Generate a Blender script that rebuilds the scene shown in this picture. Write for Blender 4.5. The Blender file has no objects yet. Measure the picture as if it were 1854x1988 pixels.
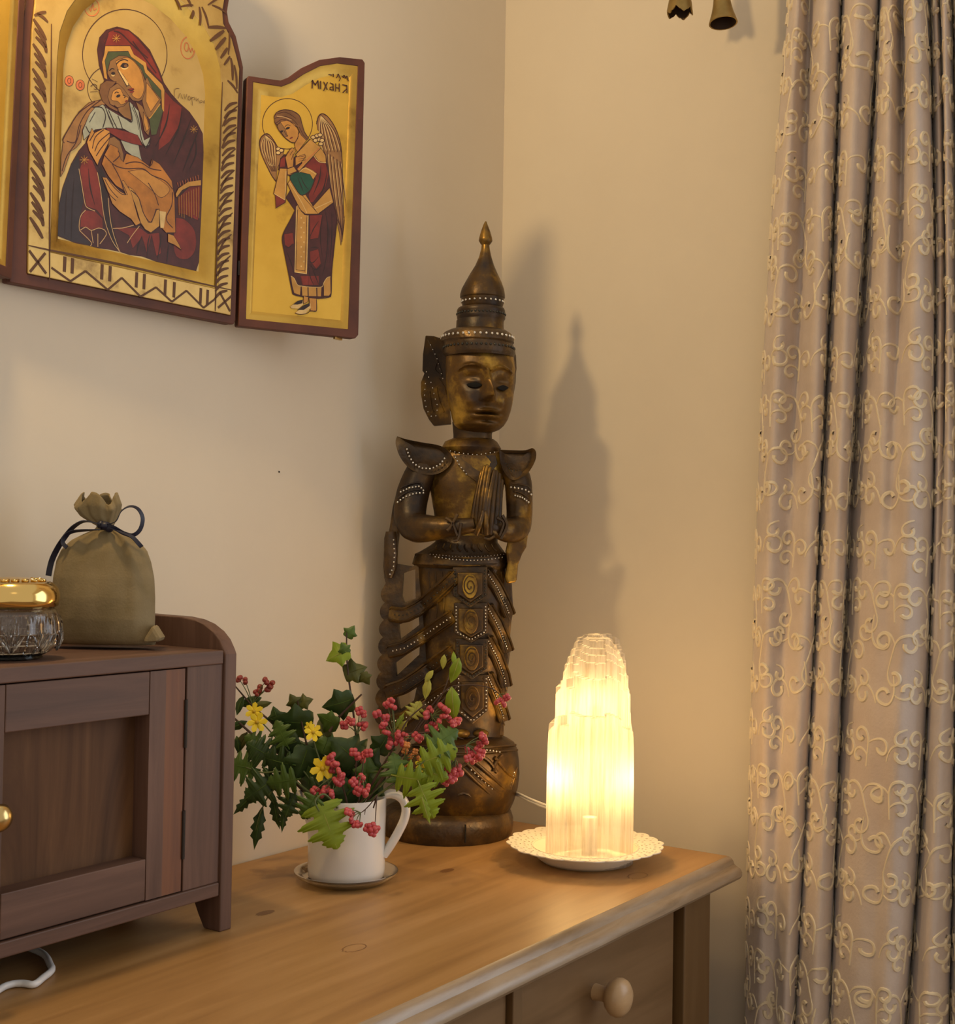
import bpy, bmesh, math, random
from mathutils import Vector, Matrix, noise
from mathutils.geometry import tessellate_polygon
random.seed(7)
sc = bpy.context.scene
COL = sc.collection
V = Vector
ZT = 0.80                       # height of the dresser top above the floor (m)

# ------------------------------------------------------------------ camera
CAM = V((-1.5877, -1.0768, ZT + 0.37))
FPX, CX, CY = 2500.0, 927.0, 994.0          # focal length / centre in the 1854x1988 frame
_y, _p, _r = math.radians(35.06), math.radians(1.469), math.radians(0.91)
FW = V((math.cos(_y) * math.cos(_p), math.sin(_y) * math.cos(_p), math.sin(_p)))
_rt = V((math.sin(_y), -math.cos(_y), 0.0))
_up = _rt.cross(FW)
RT = math.cos(_r) * _rt + math.sin(_r) * _up
UP = -math.sin(_r) * _rt + math.cos(_r) * _up
cam_d = bpy.data.cameras.new('camera')
cam_d.sensor_fit = 'HORIZONTAL'; cam_d.sensor_width = 36.0
cam_d.lens = 36.0 * FPX / 1854.0
cam_d.clip_start = 0.02
cam = bpy.data.objects.new('camera', cam_d); COL.objects.link(cam)
cam.matrix_world = Matrix(((RT.x, UP.x, -FW.x, CAM.x), (RT.y, UP.y, -FW.y, CAM.y), (RT.z, UP.z, -FW.z, CAM.z), (0, 0, 0, 1)))
sc.camera = cam

# ------------------------------------------------------------------ world, lights, exposure
w = bpy.data.worlds.new('world'); sc.world = w; w.use_nodes = True
w.node_tree.nodes['Background'].inputs[0].default_value = (1.0, 0.88, 0.73, 1)
w.node_tree.nodes['Background'].inputs[1].default_value = 0.57

def light(name, kind, loc, energy, color, **kw):
    d = bpy.data.lights.new(name, kind); d.energy = energy; d.color = color
    for k, v in kw.items(): setattr(d, k, v)
    o = bpy.data.objects.new(name, d); COL.objects.link(o); o.location = loc
    return o
# warm wall lamp above the icon, just outside the frame (its shadows fall on the right wall)
light('wall_lamp_light', 'POINT', (-0.94, -0.108, ZT + 1.06), 10.2, (1.0, 0.69, 0.31), shadow_soft_size=0.03)
# daylight of the window that the curtain belongs to
win = light('window_daylight', 'AREA', (-0.03, -1.45, ZT + 0.50), 9.5, (0.80, 0.88, 1.0), shape='RECTANGLE', size=1.1, size_y=1.3)
win.rotation_euler = (0, math.radians(90), 0)
# warm ceiling lamp of the room, behind the camera
light('ceiling_lamp_light', 'POINT', (-1.9, -1.9, ZT + 1.6), 1.5, (1.0, 0.78, 0.52), shadow_soft_size=0.25)

sc.view_settings.view_transform = 'Standard'; sc.view_settings.look = 'None'
sc.view_settings.gamma = 1.0; sc.view_settings.use_curve_mapping = False
sc.view_settings.exposure = 0.08
sc.cycles.use_denoising = True; sc.cycles.adaptive_threshold = 0.035
sc.cycles.max_bounces = 9; sc.cycles.diffuse_bounces = 3; sc.cycles.glossy_bounces = 4; sc.cycles.transmission_bounces = 9
sc.cycles.transparent_max_bounces = 8
sc.cycles.caustics_reflective = False
sc.cycles.sample_clamp_indirect = 4.0

# ------------------------------------------------------------------ helpers: measuring
def ray(px, py):
    return FW + RT * ((px - CX) / FPX) - UP * ((py - CY) / FPX)
def on_plane(px, py, p0, n):
    d = ray(px, py); n = V(n)
    return CAM + d * (((V(p0) - CAM).dot(n)) / d.dot(n))
def on_z(px, py, z): return on_plane(px, py, (0, 0, z), (0, 0, 1))
def on_x(px, py, x): return on_plane(px, py, (x, 0, 0), (1, 0, 0))
def on_y(px, py, y): return on_plane(px, py, (0, y, 0), (0, 1, 0))
FH = V((FW.x, FW.y, 0)).normalized()        # horizontal viewing direction
RH = V((FH.y, -FH.x, 0))                    # horizontal, to the viewer's right
ZV = V((0, 0, 1))
class View:
    """upright plane through a base point, facing the viewer; w = distance out of it"""
    def __init__(s, base): s.b = V(base)
    def __call__(s, px, py, w=0.0): return on_plane(px, py, s.b - FH * w, FH)
    def m(s, npx): return npx * (s.b - CAM).dot(FH) / FPX

# ------------------------------------------------------------------ helpers: meshes
def catmull(pts, n):
    if len(pts) < 3: n = max(n, 1)
    out = []
    P = [pts[0]] + list(pts) + [pts[-1]]
    for i in range(1, len(P) - 2):
        a, b, c, d = P[i - 1], P[i], P[i + 1], P[i + 2]
        for k in range(n):
            t = k / n
            out.append(0.5 * ((2 * b) + (c - a) * t + (2 * a - 5 * b + 4 * c - d) * t * t + (3 * b - a - 3 * c + d) * t ** 3))
    out.append(pts[-1])
    return out
def lerp_rows(rows, y):
    if y <= rows[0][0]: return rows[0]
    for a, b in zip(rows, rows[1:]):
        if y <= b[0]:
            t = (y - a[0]) / (b[0] - a[0])
            return tuple(p + (q - p) * t for p, q in zip(a, b))
    return rows[-1]
def newell(ps):
    n = V((0, 0, 0))
    for a, b in zip(ps, ps[1:] + ps[:1]):
        n += V(((a.y - b.y) * (a.z + b.z), (a.z - b.z) * (a.x + b.x), (a.x - b.x) * (a.y + b.y)))
    return n.normalized()

class MB:
    def __init__(s): s.v = []; s.f = []; s.mi = []; s.cur = 0
    def add(s, vs, fs):
        o = len(s.v); s.v += [V(x) for x in vs]
        for f in fs: s.f.append([o + i for i in f]); s.mi.append(s.cur)
        return s
    def box(s, lo, hi):
        x0, y0, z0 = lo; x1, y1, z1 = hi
        return s.add([(x0, y0, z0), (x1, y0, z0), (x1, y1, z0), (x0, y1, z0), (x0, y0, z1), (x1, y0, z1), (x1, y1, z1), (x0, y1, z1)],
                     [(3, 2, 1, 0), (4, 5, 6, 7), (0, 1, 5, 4), (1, 2, 6, 5), (2, 3, 7, 6), (3, 0, 4, 7)])
    def loft(s, rings, cap0=True, cap1=True, closed=True):
        n = len(rings[0]); vs = [p for r in rings for p in r]; fs = []
        for i in range(len(rings) - 1):
            for j in range(n if closed else n - 1):
                k = (j + 1) % n
                fs.append((i * n + j, i * n + k, (i + 1) * n + k, (i + 1) * n + j))
        if cap0: fs.append(tuple(range(n))[::-1])
        if cap1: fs.append(tuple((len(rings) - 1) * n + j for j in range(n)))
        return s.add(vs, fs)
    def lathe(s, c, prof, n=48, ax=None, ux=None, uy=None, cap0=True, cap1=True):
        """prof: list of (radius, height)"""
        c = V(c); ax = V(ax or (0, 0, 1)); ux = V(ux or (1, 0, 0)); uy = V(uy or ax.cross(ux))
        rings = [[c + ax * h + (ux * math.cos(2 * math.pi * j / n) + uy * math.sin(2 * math.pi * j / n)) * r for j in range(n)] for r, h in prof]
        return s.loft(rings, cap0, cap1)
    def tube(s, pts, rad, n=8, caps=True, flat=None):
        """sweep; rad number or list; flat=(axis vector, factor) squashes the section along axis"""
        pts = [V(p) for p in pts]; m = len(pts)
        if not isinstance(rad, (list, tuple)): rad = [rad] * m
        rings = []; up = None
        for i, p in enumerate(pts):
            t = (pts[min(i + 1, m - 1)] - pts[max(i - 1, 0)])
            if t.length < 1e-9: t = V((0, 0, 1))
            t.normalize()
            if up is None:
                up = V((0, 0, 1)) if abs(t.z) < 0.9 else V((1, 0, 0))
            a = (up - t * up.dot(t))
            if a.length < 1e-6: a = t.orthogonal()
            a.normalize(); b = t.cross(a); up = a
            rg = []
            for j in range(n):
                th = 2 * math.pi * j / n
                d = (a * math.cos(th) + b * math.sin(th)) * rad[i]
                if flat: d = d - flat[0] * d.dot(flat[0]) * (1 - flat[1])
                rg.append(p + d)
            rings.append(rg)
        return s.loft(rings, caps, caps)
    def strip(s, pts, wid, nrm, th=0.0):
        """flat stroke along pts in the plane with normal nrm"""
        pts = [V(p) for p in pts]; m = len(pts)
        if not isinstance(wid, (list, tuple)): wid = [wid] * m
        L = []; R = []
        for i, p in enumerate(pts):
            t = (pts[min(i + 1, m - 1)] - pts[max(i - 1, 0)]).normalized()
            d = nrm.cross(t).normalized() * wid[i] * 0.5
            L.append(p + d); R.append(p - d)
        if th == 0:
            return s.add(L + R, [(m + i, m + i + 1, i + 1, i) for i in range(m - 1)])
        rings = [[l, r, r + nrm * th, l + nrm * th] for l, r in zip(L, R)]
        return s.loft(rings)
    def face(s, ps, holes=()):
        loops = [list(map(V, ps))] + [list(map(V, h)) for h in holes]
        tri = tessellate_polygon(loops); flat = [p for l in loops for p in l]
        n = newell(loops[0]); fs = []
        for t in tri:
            a, b, c = (flat[i] for i in t)
            if (b - a).cross(c - a).dot(n) < 0: t = (t[0], t[2], t[1])
            fs.append(tuple(t))
        return s.add(flat, fs)
    def prism(s, ps, d, holes=()):
        """outline ps extruded by vector d (front face at ps, back at ps+d)"""
        loops = [list(map(V, ps))] + [list(map(V, h)) for h in holes]; d = V(d)
        n = newell(loops[0])
        if n.dot(d) > 0: loops = [l[::-1] for l in loops]
        tri = tessellate_polygon(loops); flat = [p for l in loops for p in l]; N = len(flat)
        n = newell(loops[0]); fs = []
        for t in tri:
            a, b, c = (flat[i] for i in t)
            if (b - a).cross(c - a).dot(n) < 0: t = (t[0], t[2], t[1])
            fs.append(tuple(t)); fs.append(tuple(N + i for i in t[::-1]))
        o = 0
        for li, l in enumerate(loops):
            m = len(l); flip = (newell(l).dot(n) > 0) == (li == 0)
            for j in range(m):
                a, b = o + j, o + (j + 1) % m
                fs.append((a, N + a, N + b, b) if flip else (a, b, N + b, N + a))
            o += m
        return s.add(flat + [p + d for p in flat], fs)
    def ball(s, c, r, n=6, m=4, sq=None):
        c = V(c); rings = []
        for i in range(1, m):
            ph = math.pi * i / m
            rings.append([c + V((math.cos(2 * math.pi * j / n) * math.sin(ph), math.sin(2 * math.pi * j / n) * math.sin(ph), -math.cos(ph))) * r for j in range(n)])
        vs = [p for rg in rings for p in rg] + [c - ZV * r, c + ZV * r]; fs = []
        for i in range(len(rings) - 1):
            for j in range(n):
                k = (j + 1) % n; fs.append((i * n + j, i * n + k, (i + 1) * n + k, (i + 1) * n + j))
        B = len(vs) - 2; T = B + 1; q = (len(rings) - 1) * n
        for j in range(n):
            k = (j + 1) % n; fs.append((B, k, j)); fs.append((T, q + j, q + k))
        if sq:
            vs = [c + (p - c) - sq[0] * (p - c).dot(sq[0]) * (1 - sq[1]) for p in vs]
        return s.add(vs, fs)
    def build(s, name, mat, parent=None, smooth=None, bevel=0.0, subsurf=0, solid=0.0, recalc=False):
        off = wl(parent) if parent else V((0, 0, 0))
        me = bpy.data.meshes.new(name)
        me.from_pydata([tuple(p - off) for p in s.v], [], s.f)
        mats = mat if isinstance(mat, (list, tuple)) else [mat]
        for m in mats: me.materials.append(m)
        if len(mats) > 1:
            me.polygons.foreach_set('material_index', s.mi)
        if recalc:
            bm = bmesh.new(); bm.from_mesh(me); bmesh.ops.recalc_face_normals(bm, faces=bm.faces); bm.to_mesh(me); bm.free()
        if smooth is not None:
            me.polygons.foreach_set('use_smooth', [True] * len(me.polygons))
            if smooth < 180: me.set_sharp_from_angle(angle=math.radians(smooth))
        me.update()
        o = bpy.data.objects.new(name, me); COL.objects.link(o)
        if parent: o.parent = parent
        o['_wl'] = 0
        WL[o.name] = off
        if bevel:
            b = o.modifiers.new('bevel', 'BEVEL'); b.width = bevel; b.segments = 2; b.limit_method = 'ANGLE'; b.angle_limit = math.radians(40)
        if solid:
            b = o.modifiers.new('solidify', 'SOLIDIFY'); b.thickness = solid; b.offset = 0
        if subsurf:
            b = o.modifiers.new('subsurf', 'SUBSURF'); b.levels = subsurf; b.render_levels = subsurf
        del o['_wl']
        return o
WL = {}
def wl(o): return WL[o.name]
def thing(name, label, cat, loc, group=None):
    o = bpy.data.objects.new(name, None); COL.objects.link(o); o.location = loc; o.empty_display_size = 0.03
    WL[o.name] = V(loc); o['label'] = label; o['category'] = cat
    if group: o['group'] = group
    return o
def tag(o, label=None, cat=None, group=None, kind=None):
    if label: o['label'] = label
    if cat: o['category'] = cat
    if group: o['group'] = group
    if kind: o['kind'] = kind
    return o

# ------------------------------------------------------------------ helpers: materials
def mat(name, col, rough=0.5, metal=0.0, **kw):
    m = bpy.data.materials.new(name); m.use_nodes = True
    b = m.node_tree.nodes['Principled BSDF']
    b.inputs['Base Color'].default_value = (*col, 1); b.inputs['Roughness'].default_value = rough; b.inputs['Metallic'].default_value = metal
    for k, v in kw.items(): b.inputs[k].default_value = v
    return m
def nd(m, t, **kw):
    n = m.node_tree.nodes.new(t)
    for k, v in kw.items():
        if k in n.inputs: n.inputs[k].default_value = v
        else: setattr(n, k, v)
    return n
def ln(m, a, b): m.node_tree.links.new(a, b)
def bsdf(m): return m.node_tree.nodes['Principled BSDF']
def noisy(m, cols, scale=(1, 1, 1), nscale=5.0, detail=6.0, stops=None, dist=0.0, bump=0.0, bscale=None, rough=None, coord='Object', metal=None):
    """colour ramp over stretched noise, optional bump / roughness / metal variation"""
    tc = nd(m, 'ShaderNodeTexCoord'); mp = nd(m, 'ShaderNodeMapping'); mp.inputs['Scale'].default_value = scale
    ln(m, tc.outputs[coord], mp.inputs['Vector'])
    nz = nd(m, 'ShaderNodeTexNoise', Scale=nscale, Detail=detail, Roughness=0.6, Distortion=dist); ln(m, mp.outputs[0], nz.inputs['Vector'])
    cr = nd(m, 'ShaderNodeValToRGB'); e = cr.color_ramp.elements
    stops = stops or [0.3 + 0.4 * i / (len(cols) - 1) for i in range(len(cols))]
    while len(e) < len(cols): e.new(0.5)
    for i, (c, p) in enumerate(zip(cols, stops)): e[i].position = p; e[i].color = (*c, 1)
    ln(m, nz.outputs['Fac'], cr.inputs['Fac']); ln(m, cr.outputs['Color'], bsdf(m).inputs['Base Color'])
    if rough:
        r = nd(m, 'ShaderNodeMapRange'); r.inputs['To Min'].default_value = rough[0]; r.inputs['To Max'].default_value = rough[1]
        ln(m, nz.outputs['Fac'], r.inputs['Value']); ln(m, r.outputs[0], bsdf(m).inputs['Roughness'])
    if metal:
        r = nd(m, 'ShaderNodeMapRange'); r.inputs['From Min'].default_value = stops[0]; r.inputs['From Max'].default_value = stops[-1]
        r.inputs['To Min'].default_value = metal[0]; r.inputs['To Max'].default_value = metal[1]
        ln(m, nz.outputs['Fac'], r.inputs['Value']); ln(m, r.outputs[0], bsdf(m).inputs['Metallic'])
    if bump:
        n2 = nz
        if bscale:
            n2 = nd(m, 'ShaderNodeTexNoise', Scale=bscale, Detail=4.0); ln(m, mp.outputs[0], n2.inputs['Vector'])
        bp = nd(m, 'ShaderNodeBump', Strength=bump, Distance=0.002); ln(m, n2.outputs['Fac'], bp.inputs['Height']); ln(m, bp.outputs[0], bsdf(m).inputs['Normal'])
    return m
def srgb(r, g, b):
    f = lambda c: (c / 255 / 12.92) if c / 255 <= 0.04045 else ((c / 255 + 0.055) / 1.055) ** 2.4
    return (f(r), f(g), f(b))
# ------------------------------------------------------------------ materials of the setting
M_wall = noisy(mat('wall_paint', (0.74, 0.66, 0.54), 0.85), [(0.72, 0.63, 0.50), (0.78, 0.69, 0.55)], nscale=2.5, bump=0.06, bscale=90)
M_floor = noisy(mat('floor_boards', (0.3, 0.18, 0.09), 0.5), [(0.22, 0.13, 0.06), (0.34, 0.21, 0.11)], scale=(1, 14, 14), nscale=3)
M_frame = mat('window_paint', (0.75, 0.72, 0.66), 0.4)
def struct(o): o['kind'] = 'structure'; return o
struct(MB().box((-3.2, -3.2, -0.05), (0.15, 0.15, 0.0)).build('floor', M_floor))
struct(MB().box((-3.2, 0.0, 0.0), (0.15, 0.15, 2.5)).build('wall_back', M_wall))
wr = MB()
wr.box((0.0, -0.72, 0.0), (0.15, 0.0, 2.5)); wr.box((0.0, -3.2, 0.0), (0.15, -2.2, 2.5))
wr.box((0.0, -2.2, 0.0), (0.15, -0.72, ZT - 0.20)); wr.box((0.0, -2.2, ZT + 1.25), (0.15, -0.72, 2.5))
struct(wr.build('wall_right', M_wall))
wf = MB()
z0, z1 = ZT - 0.20, ZT + 1.25
for a, b in (((0.04, -0.77, z0), (0.10, -0.72, z1)), ((0.04, -2.2, z0), (0.10, -2.15, z1)), ((0.04, -2.15, z0), (0.10, -0.77, z0 + 0.05)),
             ((0.04, -2.15, z1 - 0.05), (0.10, -0.77, z1)), ((0.045, -1.48, z0 + 0.05), (0.095, -1.44, z1 - 0.05))): wf.box(a, b)
wo = struct(wf.build('window_1', M_frame, bevel=0.003))
M_pane = mat('window_glass', (1, 1, 1), 0.02, 0.0, **{'Transmission Weight': 1.0, 'IOR': 1.05})
MB().box((0.068, -1.44, z0 + 0.05), (0.072, -0.77, z1 - 0.05)).build('pane', M_pane, wo)
MB().box((0.068, -2.15, z0 + 0.05), (0.072, -1.48, z1 - 0.05)).build('pane', M_pane, wo)

# ------------------------------------------------------------------ dresser
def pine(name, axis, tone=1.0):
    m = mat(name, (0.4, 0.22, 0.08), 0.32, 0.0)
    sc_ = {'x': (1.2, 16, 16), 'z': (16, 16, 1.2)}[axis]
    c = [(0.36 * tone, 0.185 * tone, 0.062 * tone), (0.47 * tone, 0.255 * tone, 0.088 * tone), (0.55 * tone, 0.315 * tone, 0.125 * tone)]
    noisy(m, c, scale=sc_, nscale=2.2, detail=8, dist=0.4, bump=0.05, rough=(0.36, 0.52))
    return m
M_pine_x = pine('pine_top', 'x', 0.80); M_pine_z = pine('pine_upright', 'z', 0.30); M_pine_f = noisy(mat('pine_drawer_front', (0.2, 0.12, 0.05), 0.3), [(0.130, 0.072, 0.030), (0.175, 0.100, 0.044), (0.215, 0.128, 0.060)], scale=(1.2, 16, 16), nscale=2.2, detail=8, dist=0.4, bump=0.05, rough=(0.26, 0.40)); M_pine_m = noisy(mat('sheen_grey_moulding', (0.25, 0.19, 0.14), 0.3), [(0.20, 0.135, 0.075), (0.30, 0.215, 0.135), (0.36, 0.28, 0.20)], scale=(3, 24, 24), nscale=3.0, detail=8, dist=0.5, bump=0.12, rough=(0.24, 0.40))  # moulding wood greyed: window sheen mixed into its base colour
M_pine_dk = mat('pine_gap', (0.05, 0.03, 0.02), 0.8)
M_knot = mat('pine_knot', (0.20, 0.09, 0.03), 0.45)
M_knob = noisy(mat('pine_knob', (0.45, 0.3, 0.16), 0.35), [(0.40, 0.25, 0.12), (0.52, 0.34, 0.18)], scale=(3, 3, 12), nscale=4)
XR = -0.131                                  # right end of the top
D = thing('dresser', 'pine chest of drawers with moulded top and round wooden knobs', 'dresser', (-0.75, -0.22, 0))
prof = [(-0.004, 0.0), (-0.4310, 0.0), (-0.4350, -0.0012), (-0.4385, -0.0045), (-0.4400, -0.0085), (-0.4430, -0.0105), (-0.4475, -0.0125),
        (-0.4500, -0.0165), (-0.4500, -0.0210), (-0.4470, -0.0250), (-0.4400, -0.0270), (-0.004, -0.0270)]
XL = -1.62
MB().loft([[V((x, y, ZT + z)) for y, z in ((-0.004, 0.0), (-0.4310, 0.0), (-0.4310, -0.0268), (-0.004, -0.0268))] for x in (XL, XR)]).build('top', M_pine_x, D, recalc=True)
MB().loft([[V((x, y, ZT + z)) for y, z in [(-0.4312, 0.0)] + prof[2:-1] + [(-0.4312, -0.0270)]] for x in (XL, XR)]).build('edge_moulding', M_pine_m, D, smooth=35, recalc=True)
yF = -0.425; zb = 0.06
post_r = on_y(1379.5, 1735, yF).x
p_l = on_y(1330, 1760, yF).x; g_l = on_y(1318, 1762, yF).x; d2_l = on_y(1019, 1905, yF).x; dv_l = on_y(997, 1915, yF).x
ztop = ZT - 0.0272
MB().box((p_l, yF, 0.0), (post_r, yF + 0.05, ztop)).build('corner_post', M_pine_z, D, bevel=0.0015)
MB().box((post_r - 0.022, yF + 0.05, zb), (post_r - 0.004, -0.02, ztop)).build('side_panel', M_pine_z, D)
MB().box((post_r - 0.05, -0.05, 0), (post_r, -0.006, ztop)).build('corner_post', M_pine_z, D, bevel=0.0015)
lp = XL + 0.02
MB().box((lp, yF, 0.0), (lp + 0.05, yF + 0.05, ztop)).build('corner_post', M_pine_z, D, bevel=0.0015)
MB().box((lp, -0.05, 0), (lp + 0.05, -0.006, ztop)).build('corner_post', M_pine_z, D, bevel=0.0015)
MB().box((lp + 0.004, yF + 0.05, zb), (lp + 0.022, -0.05, ztop)).build('side_panel', M_pine_z, D)
MB().box((lp + 0.05, -0.03, zb), (post_r - 0.05, -0.02, ztop)).build('back_panel', M_pine_dk, D)
MB().box((lp + 0.05, yF + 0.045, zb), (p_l, yF + 0.052, ztop)).build('carcass_front', M_pine_dk, D)
MB().box((dv_l, yF, zb), (d2_l - 0.0035, yF + 0.045, ztop)).build('divider', M_pine_z, D, bevel=0.001)
MB().box((lp + 0.05, yF, zb), (p_l, yF + 0.045, zb + 0.05)).build('bottom_rail', M_pine_f, D, bevel=0.001)
for k in range(2):
    zz = ZT - 0.0272 - 0.195 - k * 0.245
    MB().box((lp + 0.05, yF + 0.002, zz - 0.02), (p_l, yF + 0.045, zz)).build('drawer_rail', M_pine_f, D, bevel=0.001)
def drawer(x0, x1, zlo, zhi, kx, gap_l=0.0):
    o = MB().box((x0, yF + 0.006, zlo), (x1, yF + 0.030, zhi)).build('drawer', M_pine_f, D, bevel=0.0015)
    c = V((kx, yF + 0.006, (zlo + zhi) * 0.5 + KZ))
    pr = [(0.0085, 0.0), (0.0080, 0.004), (0.0075, 0.010), (0.009, 0.015), (0.0145, 0.018), (0.0185, 0.023), (0.0195, 0.028), (0.0180, 0.033), (0.0135, 0.037), (0.007, 0.039), (0.001, 0.0395)]
    MB().lathe(c, pr, 32, ax=(0, -1, 0), ux=(1, 0, 0)).build('knob', M_knob, o, smooth=60)
    return o
kp = on_y(1207, 1938, yF - 0.025)
dz1 = ZT - 0.0272 - 0.009; dz0 = ZT - 0.0272 - 0.193
KZ = kp.z - (dz0 + dz1) / 2
drawer(d2_l, g_l, dz0, dz1, kp.x)
drawer(dv_l - (g_l - d2_l) - 0.004, dv_l - 0.0025, dz0, dz1, dv_l - (g_l - kp.x))
drawer(lp + 0.053, dv_l - (g_l - d2_l) - 0.03, dz0, dz1, dv_l - 0.73)
KZ = 0
for k in (1, 2):
    a1 = ZT - 0.0272 - 0.195 - (k - 1) * 0.245 - 0.023; a0 = a1 - 0.219
    drawer(lp + 0.053, g_l, max(a0, zb + 0.052), a1, (lp + g_l) / 2 + 0.35)
# knots in the pine, thin inlaid discs
for px, py, rx, ry in ((515, 1772, 0.012, 0.006), (868, 1690, 0.011, 0.006), (688, 1840, 0.014, 0.009), (1238, 1700, 0.016, 0.010)):
    c = on_z(px, py, ZT + 0.0001)
    ring = [c + V((math.cos(t * math.pi / 12) * rx * (1 + 0.12 * math.sin(3 * t)), math.sin(t * math.pi / 12) * ry, 0)) for t in range(24)]
    if px > 600 and px != 868:
        inn = [c + (p - c) * 0.90 for p in ring]
        MB().face(ring, [inn]).build('knot_ring', M_knot, D)
    else:
        MB().face(ring).build('knot', M_knot, D)

# ------------------------------------------------------------------ dark wooden cabinet standing on the dresser
def dwood(name, cols, axis):
    m = mat(name, cols[0], 0.5)
    return noisy(m, cols, scale={'x': (1.5, 22, 22), 'z': (22, 22, 1.5)}[axis], nscale=2.4, detail=7, dist=0.6, bump=0.10, rough=(0.48, 0.68))
cw = [(0.075, 0.036, 0.022), (0.115, 0.058, 0.038), (0.16, 0.085, 0.058)]
M_cx = dwood('dark_wood_lengthwise', cw, 'x'); M_cz = dwood('dark_wood_upright', cw, 'z')
M_cred = dwood('red_brown_stile', [(0.11, 0.045, 0.026), (0.17, 0.068, 0.032), (0.22, 0.09, 0.04)], 'z')
M_cpan = noisy(mat('panel_veneer', (0.2, 0.1, 0.05), 0.62, **{'Specular IOR Level': 0.25}), [(0.065, 0.030, 0.014), (0.11, 0.052, 0.023), (0.165, 0.082, 0.036)], scale=(6, 6, 1.1), nscale=2.2, detail=7, dist=2.2)
M_brass = mat('brass', (0.62, 0.46, 0.20), 0.25, 1.0)
M_dark = mat('dark_iron', (0.03, 0.022, 0.018), 0.5, 0.4)
cf = on_z(449, 1803, ZT)                       # right front foot
cxr, cyf = cf.x, cf.y
cyb = -0.012
ctz = on_plane(441.8, 1262, (cxr, cyf, 0), (0, 1, 0)).z        # top of the top board
ctb = on_plane(441.8, 1288.5, (cxr, cyf, 0), (0, 1, 0)).z
cbt = on_plane(432, 1712, (cxr, cyf, 0), (0, 1, 0)).z
cbb = on_plane(432, 1738.4, (cxr, cyf, 0), (0, 1, 0)).z
sx0 = on_plane(433.0, 1500, (cxr, cyf, 0), (0, 1, 0)).x          # side board inner face
cxl = -1.36
C = thing('small_cabinet', 'dark stained wooden cabinet with panelled door standing on the dresser', 'cabinet', ((cxr + cxl) / 2, (cyf + cyb) / 2, ZT))
rail_h = 0.030
def side(x0, x1):
    pts = [(cyf, ZT), (cyf + 0.022, ZT), (cyf + 0.030, ZT + 0.012), (cyf + 0.040, cbb - 0.004), (cyf + 0.052, cbb), (cyb - 0.052, cbb), (cyb - 0.040, cbb - 0.004), (cyb - 0.03, ZT + 0.012), (cyb - 0.022, ZT), (cyb, ZT),
           (cyb, ctz + rail_h)]
    pts += [(cyf + 0.062 + 0.0, ctz + rail_h - 0.0012), (cyf + 0.045, ctz + rail_h - 0.003), (cyf + 0.030, ctz + rail_h - 0.007), (cyf + 0.017, ctz + rail_h - 0.0135), (cyf + 0.008, ctz + rail_h - 0.021), (cyf + 0.002, ctz + 0.0), (cyf, ctz - 0.004)]
    MB().prism([V((x1, y, z)) for y, z in pts], (x0 - x1, 0, 0)).build('side_board', M_cz, C, bevel=0.0012)
side(sx0, cxr); side(cxl, cxl + (cxr - sx0))
xi0, xi1 = cxl + (cxr - sx0), sx0
MB().box((xi0, cyf + 0.001, ctb), (xi1 - 0.0012, cyb, ctz)).build('top_board', M_cx, C, bevel=0.0012)
MB().box((xi0, cyf + 0.001, cbb), (xi1 - 0.001, cyb, cbt)).build('bottom_board', M_cx, C, bevel=0.0012)
MB().box((xi0, cyb - 0.008, ctz), (xi1, cyb - 0.002, ctz + rail_h + 0.004)).build('back_rail', M_cx, C, bevel=0.001)
MB().box((xi0, cyb - 0.006, cbt), (xi1, cyb - 0.002, ctb)).build('back_panel', M_cpan, C)
def cx_at(px, py): return on_plane(px, py, (0, cyf + 0.003, 0), (0, 1, 0)).x
fs = cx_at(359.5, 1500); dr = cx_at(355.5, 1500); st = cx_at(288, 1500); dl = cx_at(7, 1500)
MB().box((fs, cyf + 0.003, cbt), (xi1, cyf + 0.020, ctb)).build('front_stile', M_cz, C, bevel=0.0008)
sw = dr - st
dlo = dl - sw * 1.0
MB().box((xi0, cyf + 0.003, cbt), (dlo - 0.002, cyf + 0.020, ctb)).build('front_stile', M_cz, C, bevel=0.0008)
ga = 0.0012
def cz_at(px, py): return on_plane(px, py, (0, cyf + 0.003, 0), (0, 1, 0)).z
rt_top = cz_at(150, 1312) ; r_t = ctb - ga; r_b = cz_at(285, 1388.5); b_t = cz_at(283, 1668); b_b = cbt + ga
dd = thing_door = MB().box((dlo + sw - 0.004, cyf + 0.0225, b_t - 0.008), (st + 0.004, cyf + 0.0262, r_b + 0.008)).build('door', M_cpan, C)
tag(dd, 'brown veneered panel in a dark wooden door frame')
sm_ = st + (dr - st) * 0.45
MB().box((st, cyf + 0.003, b_b), (sm_, cyf + 0.028, r_t)).build('door_stile', M_cz, dd)
MB().box((sm_, cyf + 0.003, b_b), (dr, cyf + 0.028, r_t)).build('door_stile', M_cred, dd)
MB().box((dlo, cyf + 0.003, b_b), (dlo + sw, cyf + 0.028, r_t)).build('door_stile', M_cz, dd, bevel=0.0009)
MB().box((dlo + sw + 0.0004, cyf + 0.0032, r_b), (st - 0.0004, cyf + 0.028, r_t)).build('door_rail', M_cx, dd, bevel=0.0009)
MB().box((dlo + sw + 0.0004, cyf + 0.0032, b_b), (st - 0.0004, cyf + 0.028, b_t)).build('door_rail', M_cx, dd, bevel=0.0009)
kc = on_plane(-3, 1588, (0, cyf - 0.012, 0), (0, 1, 0))
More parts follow.
